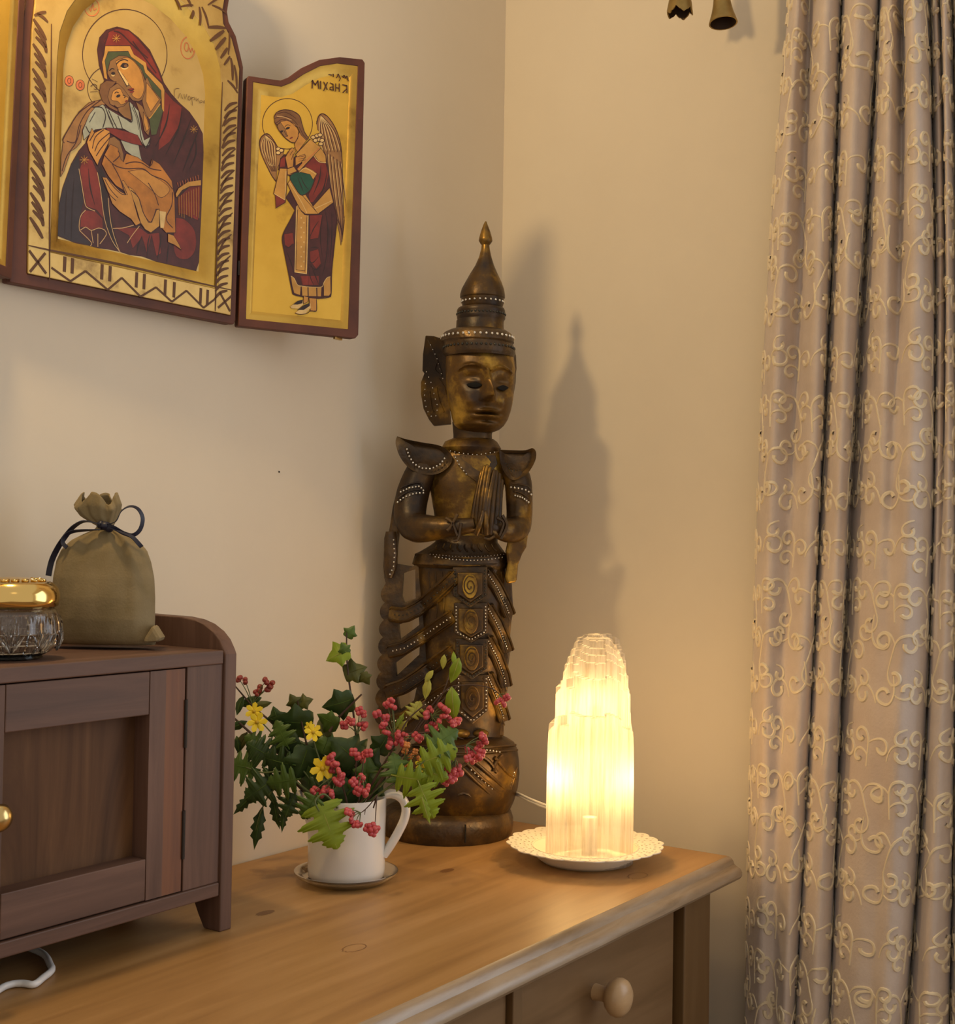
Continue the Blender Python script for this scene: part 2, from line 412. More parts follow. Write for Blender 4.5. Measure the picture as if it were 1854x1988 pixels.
MB().lathe(V((kc.x, cyf + 0.003, kc.z)), [(0.005, 0), (0.0045, 0.006), (0.007, 0.009), (0.0105, 0.013), (0.0112, 0.017), (0.009, 0.021), (0.004, 0.0235), (0.0005, 0.024)], 28, ax=(0, -1, 0), ux=(1, 0, 0)).build('knob', M_brass, dd, smooth=60)
for py in (1405, 1620):
    hz = cz_at(357, py)
    MB().tube([V((dr + ga, cyf + 0.0022, hz - 0.022)), V((dr + ga, cyf + 0.0022, hz + 0.022))], 0.0017, 10).build('hinge', M_dark, dd, smooth=60)
# ------------------------------------------------------------------ triptych icon
def goldm(name, cols, metal=0.75, rough=(0.30, 0.5), nscale=9.0, bump=0.12):
    return noisy(mat(name, cols[1], 0.4, metal), cols, nscale=nscale, detail=7, stops=[0.30, 0.42, 0.62][:len(cols)], bump=bump, bscale=120, rough=rough)
M_gold = goldm('gold_leaf_pale', [(0.16, 0.08, 0.02), (0.50, 0.32, 0.095), (0.62, 0.42, 0.14)], 0.6, nscale=16)
M_goldw = goldm('gold_leaf_deep', [(0.18, 0.09, 0.015), (0.46, 0.28, 0.055), (0.60, 0.38, 0.075)], 0.75)
M_goldf = goldm('gold_leaf_field', [(0.34, 0.21, 0.06), (0.55, 0.37, 0.12), (0.61, 0.42, 0.15)], 0.5, nscale=14, bump=0.05)
M_bole = noisy(mat('red_brown_lacquer', (0.09, 0.025, 0.012), 0.6), [(0.065, 0.018, 0.010), (0.12, 0.034, 0.016)], nscale=20)
M_ink = mat('dark_incision', (0.10, 0.04, 0.012), 0.6)
def flatp(n, r, g, b, k=0.18, ns=60):
    c = srgb(r, g, b)
    return noisy(mat(n, c, 0.5), [tuple(x * (1 - k) for x in c), tuple(min(1, x * (1 + k)) for x in c)], nscale=ns)
PT = dict(robe=flatp('paint_maroon', 66, 27, 27, 0.35), red=flatp('paint_red', 116, 38, 28, 0.3), dark=mat('paint_dark', srgb(38, 20, 18), 0.5),
          navy=flatp('paint_slate', 46, 36, 42, 0.3), skin=flatp('paint_ochre', 180, 128, 58, 0.22), skind=flatp('paint_shade_ochre', 128, 92, 52, 0.2),
          trim=flatp('paint_gold_trim', 180, 134, 62), green=flatp('paint_green', 66, 74, 44, 0.25), teal=flatp('paint_teal', 22, 70, 54, 0.35),
          cloth=flatp('paint_amber_cloth', 166, 108, 40, 0.3), white=flatp('paint_pale_blue', 152, 156, 142, 0.15), cloak=flatp('paint_brown_cloak', 142, 102, 58, 0.25),
          hair=flatp('paint_hair', 112, 76, 44, 0.25), line=mat('paint_line', srgb(58, 18, 14), 0.5), lite=mat('paint_light_line', srgb(196, 160, 112), 0.5),
          coral=flatp('paint_coral', 186, 104, 62), cream=flatp('paint_cream', 206, 176, 118, 0.2), fold=flatp('paint_plum', 60, 22, 24, 0.3))
PK = list(PT); PMATS = [PT[k] for k in PK]

class Panel:
    def __init__(s, o, e1, e2): s.o = V(o); s.e1 = V(e1).normalized(); s.e2 = V(e2).normalized(); s.n = s.e1.cross(s.e2).normalized()
    def at(s, px, py, h=0.0):
        p = on_plane(px, py, s.o, s.n)
        return p + s.n * h
    def poly(s, pts, h=0.0): return [s.at(x, y, h) for x, y in pts]
class Paint:
    def __init__(s, pan, sx, ox, oy, h): s.p = pan; s.s = sx; s.ox = ox; s.oy = oy; s.h = h; s.k = 0; s.mb = MB()
    def q(s, X, Y): return s.p.at(s.ox + X / s.s, s.oy + Y / s.s, s.h + 0.000004 * s.k)
    def poly(s, c, pts, sm=0):
        s.k += 1; s.mb.cur = PK.index(c)
        ps = [s.q(*a) for a in pts]
        if sm:
            ps = catmull(ps + [ps[0]], sm)[:-1]
        n = newell(ps)
        if n.dot(s.p.n) < 0: ps = ps[::-1]
        s.mb.face(ps)
        if len(pts) != 20 and c not in ('line', 'dark', 'cream', 'lite'):
            s.mb.cur = PK.index('line'); s.k += 1; lift = s.p.n * 0.000004; wo = 0.00050
            for a_, b_ in zip(ps, ps[1:] + ps[:1]):
                if (b_ - a_).length > 1e-6:
                    d_ = (b_ - a_).normalized() * wo * 0.3; s.mb.strip([a_ - d_ + lift, b_ + d_ + lift], wo, s.p.n)
    def line(s, c, pts, wpx, sm=4, taper=False):
        s.k += 1; s.mb.cur = PK.index(c)
        ps = catmull([s.q(*a) for a in pts], sm) if sm > 1 and len(pts) > 2 else [s.q(*a) for a in pts]
        w_ = wpx / s.s * 0.00058
        if sm == 1 and len(ps) < 12:
            for a_, b_ in zip(ps, ps[1:]):
                d_ = (b_ - a_).normalized() * w_ * 0.35; s.mb.strip([a_ - d_, b_ + d_], w_, s.p.n)
            return
        ws = [w_ * (1 - 0.8 * abs(2 * i / (len(ps) - 1) - 1)) if taper else w_ for i in range(len(ps))]
        s.mb.strip(ps, ws, s.p.n)
    def ell(s, c, X, Y, rx, ry, rot=0.0, n=20):
        cr, sr = math.cos(rot), math.sin(rot)
        s.poly(c, [(X + rx * math.cos(t * 2 * math.pi / n) * cr - ry * math.sin(t * 2 * math.pi / n) * sr, Y + rx * math.cos(t * 2 * math.pi / n) * sr + ry * math.sin(t * 2 * math.pi / n) * cr) for t in range(n)])
    def ring(s, c, X, Y, rx, ry, wpx, a0=0, a1=360, n=60):
        s.line(c, [(X + rx * math.cos(math.radians(a0 + (a1 - a0) * t / n)), Y + ry * math.sin(math.radians(a0 + (a1 - a0) * t / n))) for t in range(n + 1)], wpx, 1)

# planes of the three panels, measured from their lower edges
yI = -0.031
br = on_y(455, 628, yI); bl = on_z(20, 545, br.z)
e1 = (br - bl).normalized(); nrm0 = V((e1.y, -e1.x, 0))
if nrm0.y > 0: nrm0 = -nrm0
lean = math.radians(1.6)
e2 = (ZV * math.cos(lean) + nrm0 * math.sin(lean)).normalized()
PM = Panel(br, e1, e2)
hl = on_y(468, 632, yI - 0.001); hr = on_z(690, 656, hl.z)
w1 = (hr - hl).normalized(); wn = V((w1.y, -w1.x, 0)); wn = -wn if wn.y > 0 else wn
we2 = (e2 - w1 * e2.dot(w1)).normalized()
PW = Panel(hl, w1, we2)
ll = bl + V((0.0, -0.008, 0)) - e1 * 0.004; lr = on_z(-40, 500, ll.z + 0.0)
l1 = V((math.cos(math.radians(24)), math.sin(math.radians(24)) , 0))
PL = Panel(ll, l1, (e2 - l1 * e2.dot(l1)).normalized())

T = thing('icon_triptych', 'carved gilded icon triptych with painted mother and child on back wall', 'icon', (-0.72, -0.03, br.z))
# ---- centre panel
outer = [(20, 548), (455, 630), (459, 622), (474, 130), (470, 112), (460, 70), (446, 42), (443, 22), (448, -10), (440, -50), (410, -110), (350, -160), (270, -190),
         (190, -175), (130, -130), (88, -80), (54, -35), (52, 5), (47, 30), (40, 58), (37, 85), (36, 120)]
goldo = [(54, 531), (448, 612), (465, 133), (459, 108), (450, 75), (434, 46), (432, 22), (437, -8), (428, -45), (400, -100), (345, -148), (268, -176),
         (195, -162), (140, -120), (100, -72), (70, -32), (68, 8), (65, 34), (62, 62), (61, 88), (60, 120)]
bord = [(98, 489), (424, 561), (430, 175), (427, 130), (415, 85), (392, 45), (358, 8), (318, -22), (272, -44), (228, -48), (188, -36), (154, -10), (131, 22), (117, 62), (112, 110)]
field = [(121, 465), (390, 524), (397, 520), (405, 190), (402, 148), (391, 106), (370, 68), (340, 34), (306, 8), (268, -10), (232, -14), (198, -3), (170, 20), (148, 50), (135, 88)]
field = [(120, 462), (393, 526), (406, 180), (402, 142), (390, 104), (368, 67), (338, 33), (303, 6), (267, -12), (232, -16), (198, -5), (170, 18), (149, 50), (136, 88), (131, 125)]
bb = MB().prism(PM.poly(outer, -0.0075), -PM.n * 0.008)
cp = bb.build('main_panel', M_bole, T, bevel=0.002)
MB().prism(PM.poly(outer, -0.0012), -PM.n * 0.0063, [PM.poly(goldo, -0.0012)]).build('lacquered_rim', M_bole, cp, bevel=0.0012)
MB().prism(PM.poly(goldo, 0), -PM.n * 0.0072, [PM.poly(bord, 0)]).build('carved_border', M_gold, cp, bevel=0.0008)
fr0 = PM.poly(bord, -0.0002); fr1 = PM.poly([(a[0] * .45 + b[0] * .55, a[1] * .45 + b[1] * .55) for a, b in zip(bord, field)], -0.0025); fr2 = PM.poly(field, -0.0066)
bv = MB().loft([catmull(r + [r[0]], 3)[:-1] if False else r for r in (fr0, fr1, fr2)], False, False)
bv.build('bevelled_frame', M_goldw, cp, smooth=40, recalc=True)
MB().face(PM.poly(field, -0.0066)).build('gilded_field', M_goldf, cp, recalc=True)
if True:
    o_ = COL.objects[-1] if False else None
# carved incisions of the border
inc = MB()
def cut(pan, pts, wd, mb=inc, h=0.00012, sm=3):
    ps = [pan.at(x, y, h) for x, y in pts]
    if len(ps) > 2 and sm > 1: ps = catmull(ps, sm)
    n = len(ps); ws = [wd * 0.00062 * (0.35 + 0.65 * math.sin(math.pi * (i + 0.6) / (n + 0.2))) for i in range(n)]
    mb.strip(ps, ws, pan.n, 0.0002)
ZI = lambda X, Y: (X / 3.0125, Y / 3.0125)
def zc(pts, wd, sm=3): cut(PM, [ZI(*p) for p in pts], wd, sm=sm)
zc([(165, 1435), (300, 1465), (700, 1545), (1100, 1640), (1370, 1700)], 3.5)
zc([(300, 140), (298, 700), (290, 1300), (290, 1640)], 3.0)
zc([(1275, 1250), (1262, 1700), (1258, 1820)], 3.0); zc([(1300, 480), (1290, 800), (1275, 1250)], 2.4)
for a in (((170, 1465), (270, 1600)), ((265, 1480), (175, 1590)), ((1285, 1710), (1345, 1820)), ((1355, 1730), (1275, 1800))): zc(list(a), 5)
zz = [(300, 1565), (412, 1645), (500, 1585), (630, 1695), (712, 1625), (822, 1735), (912, 1680), (1005, 1765), (1090, 1700), (1190, 1800), (1262, 1745)]
for a, b in zip(zz, zz[1:]): zc([a, b], 4.2)
for x, y in ((380, 1500), (425, 1510), (598, 1545), (645, 1556), (800, 1592), (845, 1602), (968, 1635), (1020, 1650), (1175, 1685), (1215, 1695)):
    zc([(x, y), (x - 4, y + 90)], 6.5)
# leafy gouges up both sides
for k in range(9):
    y = 130 + k * 145
    x0 = 205 - k * 2.5
    for j, (dx, dy, L) in enumerate(((0, 0, 1.0), (20, 55, 0.9), (35, 105, 0.7))):
        if y + dy > 1330: continue
        zc([(x0 - 10 + dx * 0.4, y - 20 + dy), (x0 + 35 + dx * 0.6, y + 50 * L + dy), (x0 + 65, y + 105 * L + dy)], 6.5)
for k in range(26):
    y = 600 + k * 44
    x = 1395 - k * 2.3
    zc([(x - 8, y), (x - 50, y + 12), (x - 82, y + 48)], 5.5)
for k in range(8):
    y = 640 + k * 125
    zc([(1390 - k * 6, y - 20), (1335 - k * 5, y + 30), (1300 - k * 4, y + 100)], 3.6)
# sunburst gouges around the arch
for k in range(14):
    a = math.radians(200 + k * 11.2)
    cxp, cyp = 268, 150
    p = lambda r, da=0: (cxp + r * 1.02 * math.cos(a + da), cyp + r * 1.05 * math.sin(a + da))
    r0 = 205 if 1 < k < 12 else 190
for X0, Y0, X1, Y1, wd in ((1010, -30, 1060, 60, 5), (1060, -60, 1120, 40, 6), (1130, 60, 1120, 110, 6), (1165, 40, 1170, 150, 5), (1180, 40, 1220, 160, 5), (1215, 160, 1320, 165, 6), (1230, 240, 1310, 180, 7),
                          (1060, 40, 1130, 30, 4), (1240, 30, 1320, 75, 4), (1320, -40, 1215, 30, 4), (1260, 290, 1320, 220, 7), (1290, 340, 1330, 280, 6), (1310, 380, 1345, 330, 5), (1350, 340, 1360, 470, 6), (1330, 470, 1390, 545, 5),
                          (1340, 180, 1335, 320, 4), (1370, 380, 1385, 520, 5), (270, 70, 200, 90, 5), (280, 130, 215, 80, 5)):
    zc([(X0, Y0), ((X0 + X1) / 2 + 4, (Y0 + Y1) / 2 - 4), (X1, Y1)], wd)
inc.build('carved_lines', M_ink, cp)

# ---- the painted mother and child
A = Paint(PM, 5.453, 100, 30, -0.0064)
B = lambda pts: [(x, y + 1363) for x, y in pts]
A.ring('line', 817, 400, 447, 480, 7, 120, 415)
A.ring('line', 655, 760, 232, 235, 6, 90, 300)
for X, Y, rx, ry in ((228, 680, 46, 56), (345, 725, 46, 56)):
    A.ell('coral', X, Y, rx, ry, -0.3); A.ring('line', X, Y, rx, ry, 4); A.ring('line', X, Y, 16, 28, 5)
A.ring('coral', 1485, 330, 75, 115, 9, 0, 360); A.ring('coral', 470, -100, 75, 90, 9)
A.ring('coral', 1470, 320, 22, 45, 9); A.line('coral', [(1500, 330), (1512, 375), (1530, 335), (1545, 375)], 8, 1)
A.line('coral', [(440, -90), (455, -60), (480, -140), (490, -70), (515, -90)], 8, 1)
A.line('line', [(455, 740), (490, 715), (520, 735), (515, 770), (490, 765)], 6); A.line('line', [(450, 800), (530, 790)], 4); A.line('line', [(470, 660), (530, 690)], 4)
# mantle
A.poly('robe', [(735, 105), (860, 140), (960, 220), (1080, 350), (1180, 560), (1230, 700), (1310, 820), (1400, 920), (1500, 1010), (1590, 1140), (1640, 1240), (1650, 1480)] +
       B([(1640, 300), (1630, 700), (1615, 900), (1600, 1240), (1570, 1335), (1430, 1300), (1300, 1270), (1150, 1235), (1000, 1180), (870, 1165), (760, 1130), (640, 1105), (530, 1090), (420, 1060), (300, 1040), (200, 1000), (100, 960), (120, 640), (160, 450), (250, 200), (330, 60), (400, -20)]) +
       [(420, 1290), (500, 1150), (600, 900), (560, 760), (600, 680), (545, 520), (525, 350), (550, 220), (620, 140)])
A.poly('navy', B([(100, 955), (120, 640), (160, 450), (250, 200), (330, 90), (345, 300), (380, 600), (340, 760), (335, 900), (350, 950), (460, 1040), (440, 1060), (250, 1020)]))
A.poly('red', [(860, 150), (960, 245), (1080, 390), (1165, 560), (1215, 700), (1160, 650), (1045, 520), (905, 390), (875, 305), (605, 308), (595, 260), (650, 160), (735, 125)])
A.poly('red', [(1240, 790), (1330, 890), (1420, 960), (1400, 1150), (1290, 1330), (1170, 1420), (1190, 1200), (1225, 1000)])
A.poly('red', B([(380, 120), (470, 160), (530, 300), (575, 600), (590, 780), (520, 690), (410, 650), (370, 450), (340, 250)]))
A.poly('red', B([(345, 870), (350, 760), (400, 690), (500, 700), (580, 780), (585, 890), (520, 880), (460, 900), (400, 870)]))
A.poly('red', B([(1360, 770), (1450, 790), (1540, 880), (1570, 980), (1560, 1120), (1480, 1210), (1360, 1180), (1330, 1000)]), 3)
A.poly('red', B([(1380, 560), (1500, 440), (1620, 430), (1610, 700), (1590, 800), (1460, 740), (1380, 720)]))
A.poly('red', B([(700, 870), (980, 880), (1060, 940), (1180, 930), (1200, 1150), (1150, 1180), (1100, 960), (1050, 1150), (1000, 980), (900, 1100), (860, 960)]))
A.poly('dark', B([(560, 210), (600, 300), (640, 560), (680, 800), (700, 900), (760, 1130), (700, 1080), (620, 860), (570, 560), (530, 300)]))
for L in ([(700, 150), (780, 180), (900, 300), (1060, 440)], [(640, 180), (590, 350), (600, 520)], [(900, 260), (1000, 400), (1150, 600)]): A.line('fold', L, 16)
for L in ([(1290, 930), (1250, 1150), (1140, 1380)], [(1420, 1000), (1380, 1200), (1250, 1460)], [(1520, 1080), (1440, 1300), (1330, 1560)], [(1600, 1200), (1520, 1400), (1430, 1640)], [(1560, 1250), (1570, 1450), (1500, 1620)]): A.line('dark', L, 20, taper=True)
for L in ([(200, 480), (190, 700), (180, 950)], [(280, 350), (260, 650), (250, 1000)], [(430, 250), (450, 450), (500, 640)], [(1000, 960), (960, 1060), (940, 1160)], [(1080, 950), (1060, 1050), (1050, 1190)], [(1200, 930), (1190, 1050), (1160, 1220)], [(1280, 1050), (1270, 1150), (1260, 1250)]): A.line('dark', B(L), 16, taper=True)
for L in ([(330, 250), (360, 420), (390, 600), (415, 660), (500, 700)], [(525, 290), (560, 480), (600, 780), (680, 1010), (770, 1140)], [(640, 560), (660, 780), (700, 960), (760, 1130)], [(690, 885), (790, 880), (910, 850)], [(970, 860), (900, 950), (840, 1040)],
          [(400, 690), (345, 760), (335, 900), (400, 870), (460, 905), (540, 880), (600, 900)], [(335, 905), (460, 1030), (450, 1070)], [(460, 905), (480, 1040)], [(600, 900), (620, 950), (550, 1050)], [(530, 940), (530, 1080)]): A.line('lite', B(L), 7, 3)
# hood trim, coif, face
A.poly('trim', [(610, 312), (870, 312), (910, 400), (1040, 490), (1050, 560), (1210, 720), (1235, 780), (1230, 1005), (1212, 1005), (1200, 785), (1030, 595), (1010, 520), (880, 425), (850, 365), (640, 370), (604, 470), (630, 665), (600, 650), (575, 480), (598, 400)])
A.poly('green', [(640, 370), (850, 365), (880, 425), (1010, 520), (1030, 595), (1200, 785), (1200, 890), (1120, 800), (1040, 680), (990, 560), (920, 470), (840, 420), (750, 415), (660, 470), (625, 600), (604, 470)])
A.poly('green', [(1075, 1085), (1190, 930), (1220, 1005), (1150, 1250), (1095, 1260)])
A.poly('skind', [(1020, 700), (1050, 640), (1110, 770), (1200, 880), (1180, 935), (1080, 1070), (1040, 1060), (1000, 900)])
A.poly('skin', [(1045, 700), (1110, 780), (1180, 880), (1090, 1010), (1040, 900)])
A.poly('skind', [(660, 470), (750, 415), (840, 420), (920, 470), (990, 560), (1030, 680), (1035, 780), (1000, 880), (960, 900), (900, 890), (850, 830), (800, 790), (720, 700), (660, 660), (630, 600)])
A.poly('skin', [(720, 470), (840, 432), (920, 485), (980, 570), (1012, 680), (1018, 780), (985, 860), (940, 870), (890, 830), (905, 780), (860, 720), (800, 620), (745, 560)], 3)
A.poly('cream', [(740, 570), (760, 570), (850, 700), (858, 730), (830, 735)])
for L in ([(725, 505), (760, 470), (810, 455), (850, 470)], [(650, 575), (680, 550), (705, 560)], [(735, 560), (780, 640), (835, 735)]): A.line('dark', L, 10)
A.ell('cream', 815, 535, 38, 26, -0.1); A.ell('dark', 815, 522, 40, 24, -0.1); A.ell('hair', 825, 522, 18, 18); A.line('dark', [(770, 530), (800, 495), (850, 505)], 9)
A.ell('cream', 690, 618, 18, 16); A.ell('dark', 692, 602, 22, 17)
A.ell('red', 880, 772, 34, 13, -0.2); A.ell('red', 890, 797, 26, 11, -0.2); A.line('dark', [(845, 770), (880, 783), (915, 770)], 6); A.line('dark', [(830, 740), (855, 725), (850, 705)], 7)
A.line('trim', [(1190, 925), (1085, 1070), (1070, 1065)], 10)
# star on hood and shoulder
for X, Y, r in ((725, 230, 42), (1545, 1195, 40), (385, 1520, 46)):
    for t in range(4): A.line('trim', [(X + r * math.cos(t * .785), Y + r * math.sin(t * .785)), (X - r * math.cos(t * .785), Y - r * math.sin(t * .785))], 5, 1)
# the child
A.poly('cloak', [(140, 1480), (150, 1430), (165, 1300), (220, 1180), (330, 1010), (440, 910), (560, 880), (610, 930), (500, 970), (440, 1040), (365, 1200), (350, 1330), (300, 1390), (240, 1430), (170, 1640), (135, 1700)])
for L in ([(560, 885), (420, 1000), (330, 1160), (290, 1330), (200, 1320)], [(500, 900), (330, 1020), (220, 1190), (160, 1300), (175, 1340)], [(350, 1150), (300, 1330), (200, 1480), (150, 1640)]): A.line('line', L, 9)
A.poly('white', [(380, 1310), (368, 1210), (440, 1035), (500, 962), (580, 932), (640, 980), (740, 1040), (880, 1120), (865, 900), (960, 1000), (990, 1200), (1020, 1310), (1085, 1275), (1072, 1360), (1035, 1392), (1000, 1350), (950, 1260), (870, 1230), (800, 1190), (640, 1180), (500, 1200), (450, 1240)])
A.poly('white', [(770, 1310), (960, 1360), (980, 1470), (1000, 1540), (900, 1480), (820, 1420)])
A.poly('skind', [(930, 900), (1000, 950), (1045, 1050), (1082, 1180), (1065, 1265), (1020, 1210), (1000, 1100), (965, 1000)])
A.poly('skin', [(1010, 1010), (1050, 1090), (1070, 1190), (1045, 1220), (1015, 1120)])
A.poly('skind', [(740, 960), (860, 900), (870, 990), (890, 1100), (800, 1060), (750, 1010)])
A.poly('hair', [(545, 800), (560, 720), (620, 678), (725, 690), (665, 760), (632, 850), (655, 930), (745, 985), (735, 1008), (650, 965), (580, 900)])
A.poly('skind', [(655, 760), (735, 705), (800, 765), (862, 850), (852, 900), (800, 952), (740, 965), (660, 930), (632, 850)])
A.poly('skin', [(690, 790), (760, 760), (800, 830), (850, 860), (840, 900), (780, 935), (740, 900), (670, 880)], 3)
A.ell('dark', 745, 842, 24, 15, -0.5); A.line('dark', [(705, 815), (725, 800), (750, 808)], 8); A.line('dark', [(790, 830), (820, 850), (805, 862)], 7); A.ell('red', 828, 895, 16, 8, -0.6); A.line('line', [(700, 940), (735, 970), (740, 1010)], 8)
for L in ([(470, 960), (570, 965), (610, 1060), (580, 1180)], [(610, 960), (650, 1080), (700, 1190)], [(640, 990), (690, 1100), (740, 1200)], [(740, 1050), (770, 1130), (800, 1230)], [(750, 1010), (800, 1060), (880, 1120), (890, 1060), (860, 920)], [(900, 940), (960, 1100), (990, 1300), (1040, 1380), (1085, 1290)], [(400, 1160), (440, 1230), (470, 1200)]): A.line('dark', L, 10)
for L in ([(600, 950), (650, 1060), (690, 1150)], [(890, 960), (940, 1080), (960, 1200)], [(500, 1010), (440, 1120)]): A.line('navy', L, 6)
A.poly('red', [(610, 1180), (700, 1185), (870, 1230), (950, 1260), (1000, 1370), (900, 1350), (780, 1310), (650, 1230)])
# amber cloth, hands, foot
A.poly('skind', B([(640, -70), (700, -90), (760, -40), (780, 30), (800, 100), (800, 180), (770, 150), (740, 60), (700, 60), (640, 30)]))
A.poly('cloth', B([(600, 100), (660, -10), (740, 30), (770, 150), (800, 180), (830, 90), (950, 130), (1080, 230), (1100, 150), (1180, 200), (1240, 280), (1310, 380), (1340, 560), (1350, 930), (1250, 930), (1205, 880), (1180, 680), (1140, 680), (1150, 880), (1090, 935), (1030, 900), (980, 830), (940, 650), (880, 480), (850, 440), (830, 520), (800, 480), (720, 430), (640, 330), (570, 200)]))
A.poly('trim', B([(850, 440), (900, 470), (960, 560), (1000, 700), (1060, 820), (1100, 820), (1140, 690), (1180, 680), (1180, 860), (1090, 930), (1030, 895), (980, 820), (930, 650)]))
A.poly('skin', B([(850, 280), (1000, 260), (1100, 320), (1230, 400), (1290, 480), (1200, 560), (1100, 480), (980, 380)]), 3)
for L in ([(600, 110), (700, 210), (820, 250), (1000, 250), (1100, 320), (1240, 380), (1320, 470)], [(690, 180), (760, 110), (740, 60)], [(820, 200), (900, 180), (990, 190), (1090, 250), (1200, 270)], [(1060, 400), (1130, 520), (1170, 640)], [(880, 480), (960, 560), (1010, 720), (1080, 820), (1120, 760), (1150, 680)], [(1320, 500), (1310, 640), (1250, 780), (1320, 880)], [(680, 200), (760, 350), (800, 480)], [(1070, 230), (1100, 200), (1110, 150)]): A.line('line', B(L), 10)
A.poly('skin', B([(575, 340), (620, 345), (700, 430), (760, 490), (825, 525), (775, 385), (800, 375), (880, 500), (950, 760), (980, 830), (930, 855), (880, 785), (760, 705), (680, 620), (620, 450)]))
for L in ([(600, 360), (660, 470), (740, 560)], [(625, 350), (700, 450), (780, 520), (830, 525)], [(600, 420), (650, 520), (720, 590)], [(780, 390), (830, 500), (840, 530)]): A.line('line', B(L), 8)
A.poly('skin', [(412, 1330), (465, 1185), (490, 1235), (585, 1188), (652, 1215), (655, 1275), (640, 1340), (540, 1530), (525, 1580), (480, 1500), (435, 1420)])
for L in ([(590, 1200), (500, 1280), (470, 1400)], [(650, 1235), (540, 1330), (495, 1430)], [(655, 1280), (560, 1400), (510, 1480)], [(490, 1235), (440, 1320)]): A.line('line', L, 9)
A.poly('skin', B([(1270, 940), (1330, 960), (1390, 1060), (1410, 1110), (1340, 1060), (1270, 1030)])); A.poly('cream', B([(1180, 700), (1250, 710), (1225, 880), (1190, 880)]))
A.poly('trim', B([(1350, 520), (1380, 460), (1480, 390), (1620, 370), (1620, 430), (1500, 440), (1420, 480), (1360, 560)]))
for k in range(9):
    X = 1385 + k * 26; Y0 = 545 - k * 12
    A.line('trim', B([(X, Y0), (X + 4, 740 + (k % 3) * 18)]), 5, 1)
for k in range(9): A.line('coral', B([(1370 + k * 27, 400 - k * 10), (1378 + k * 27, 440 - k * 9)]), 5, 1)
# small red inscription at the right
xs = 1340
for k, st_ in enumerate(([(0, 90), (5, 5), (50, 0)], [(40, 110), (60, 50), (85, 115)], [(100, 60), (110, 120), (130, 60)], [(150, 80), (140, 120), (165, 125), (160, 80)], [(180, 90), (190, 190)], [(175, 110), (210, 95), (205, 130)], [(225, 100), (230, 140), (250, 110), (255, 145)], [(270, 130), (265, 160), (290, 150), (285, 125)], [(300, 140), (315, 165), (318, 130)])):
    A.line('line', [(xs + x, 765 + y * 0.95) for x, y in st_], 5, 2)
A.mb.build('painted_mother_and_child', PMATS, cp)

# ---- right wing with the angel
wout = [(463, 633), (690, 657), (696, 650), (708.5, 122), (704, 115), (660, 110.5), (620, 116), (585, 132), (560, 150), (545, 156), (522, 153), (483, 147), (480, 152)]
wgold = [(478, 619), (676, 639), (695, 128), (655, 123), (622, 128), (590, 144), (565, 161), (547, 168), (520, 164), (492, 159)]
wfld = [(492, 603), (664, 621), (682, 148), (653, 143), (624, 149), (597, 163), (571, 180), (548, 187), (527, 185), (510, 182)]
rw = MB().prism(PW.poly(wout, -0.005), -PW.n * 0.009).build('wing_panel', M_bole, T, bevel=0.0015)
MB().prism(PW.poly(wout, 0), -PW.n * 0.0052, [PW.poly(wgold, 0)]).build('lacquered_rim', M_bole, rw, bevel=0.0008)
MB().loft([PW.poly(wgold, -0.0008), PW.poly([((a[0] + b[0]) / 2, (a[1] + b[1]) / 2) for a, b in zip(wgold, wfld)], -0.0016), PW.poly(wfld, -0.0045)], False, False).build('bevelled_frame', M_goldw, rw, smooth=40, recalc=True)
M_goldg = goldm('gold_ground', [(0.40, 0.21, 0.03), (0.66, 0.39, 0.05), (0.74, 0.46, 0.07)], 0.55, nscale=10, bump=0.05)
MB().face(PW.poly(wfld, -0.0045)).build('gilded_field', M_goldg, rw, recalc=True)
G = Paint(PW, 6.627, 490, 120, -0.0043)
Dd = lambda pts: [(x * 6.627 / 7.645, y * 6.627 / 7.645 + 260 * 6.627) for x, y in pts]
G.ring('line', 470, 785, 322, 325, 8, 0, 360, 72)
# wings
G.poly('cloak', [(845, 760), (870, 690), (920, 655), (985, 690), (1060, 790), (1120, 920), (1160, 1080), (1175, 1300), (1180, 1500), (1190, 1800), (1195, 2000), (1180, 2200), (1160, 2350), (1140, 2200), (1080, 1900), (1030, 1650), (1000, 1400), (960, 1180), (900, 1060), (900, 900), (860, 860)])
G.poly('cloak', [(110, 1040), (130, 960), (190, 915), (240, 930), (300, 1010), (345, 1090), (430, 1110), (400, 1250), (340, 1350), (320, 1520), (260, 1440), (180, 1280), (130, 1160)])
for k in range(6):
    t = k / 5
    G.line('cream', [(900 + t * 10, 690), (880 + t * 170, 860), (900 + t * 220, 1040), (930 + t * 210, 1130)], 9); G.line('line', [(910, 680), (895 + t * 170, 860), (915 + t * 220, 1040), (945 + t * 215, 1150)], 9)
    G.line('cream', [(190, 940), (140 + t * 150, 1040), (160 + t * 150, 1180), (250 + t * 70, 1330)], 8); G.line('line', [(195, 930), (150 + t * 160, 1040), (172 + t * 150, 1190), (270 + t * 50, 1400)], 8)
for k in range(5):
    x = 980 + k * 42
    G.line('line', [(x, 1150 + k * 30), (x + 30, 1500), (x + 70, 1850), (1170, 2150 + k * 40)], 9); G.line('cream', [(x + 14, 1180 + k * 30), (x + 44, 1500), (x + 82, 1850)], 7)
G.line('line', [(845, 790), (870, 690), (920, 655), (985, 690), (1060, 790), (1120, 920), (1160, 1080), (1175, 1300), (1185, 1700), (1195, 2000)], 11)
G.line('line', [(345, 1090), (300, 1010), (240, 930), (190, 915), (130, 960), (110, 1040), (130, 1160), (180, 1280), (260, 1440), (320, 1530)], 11)
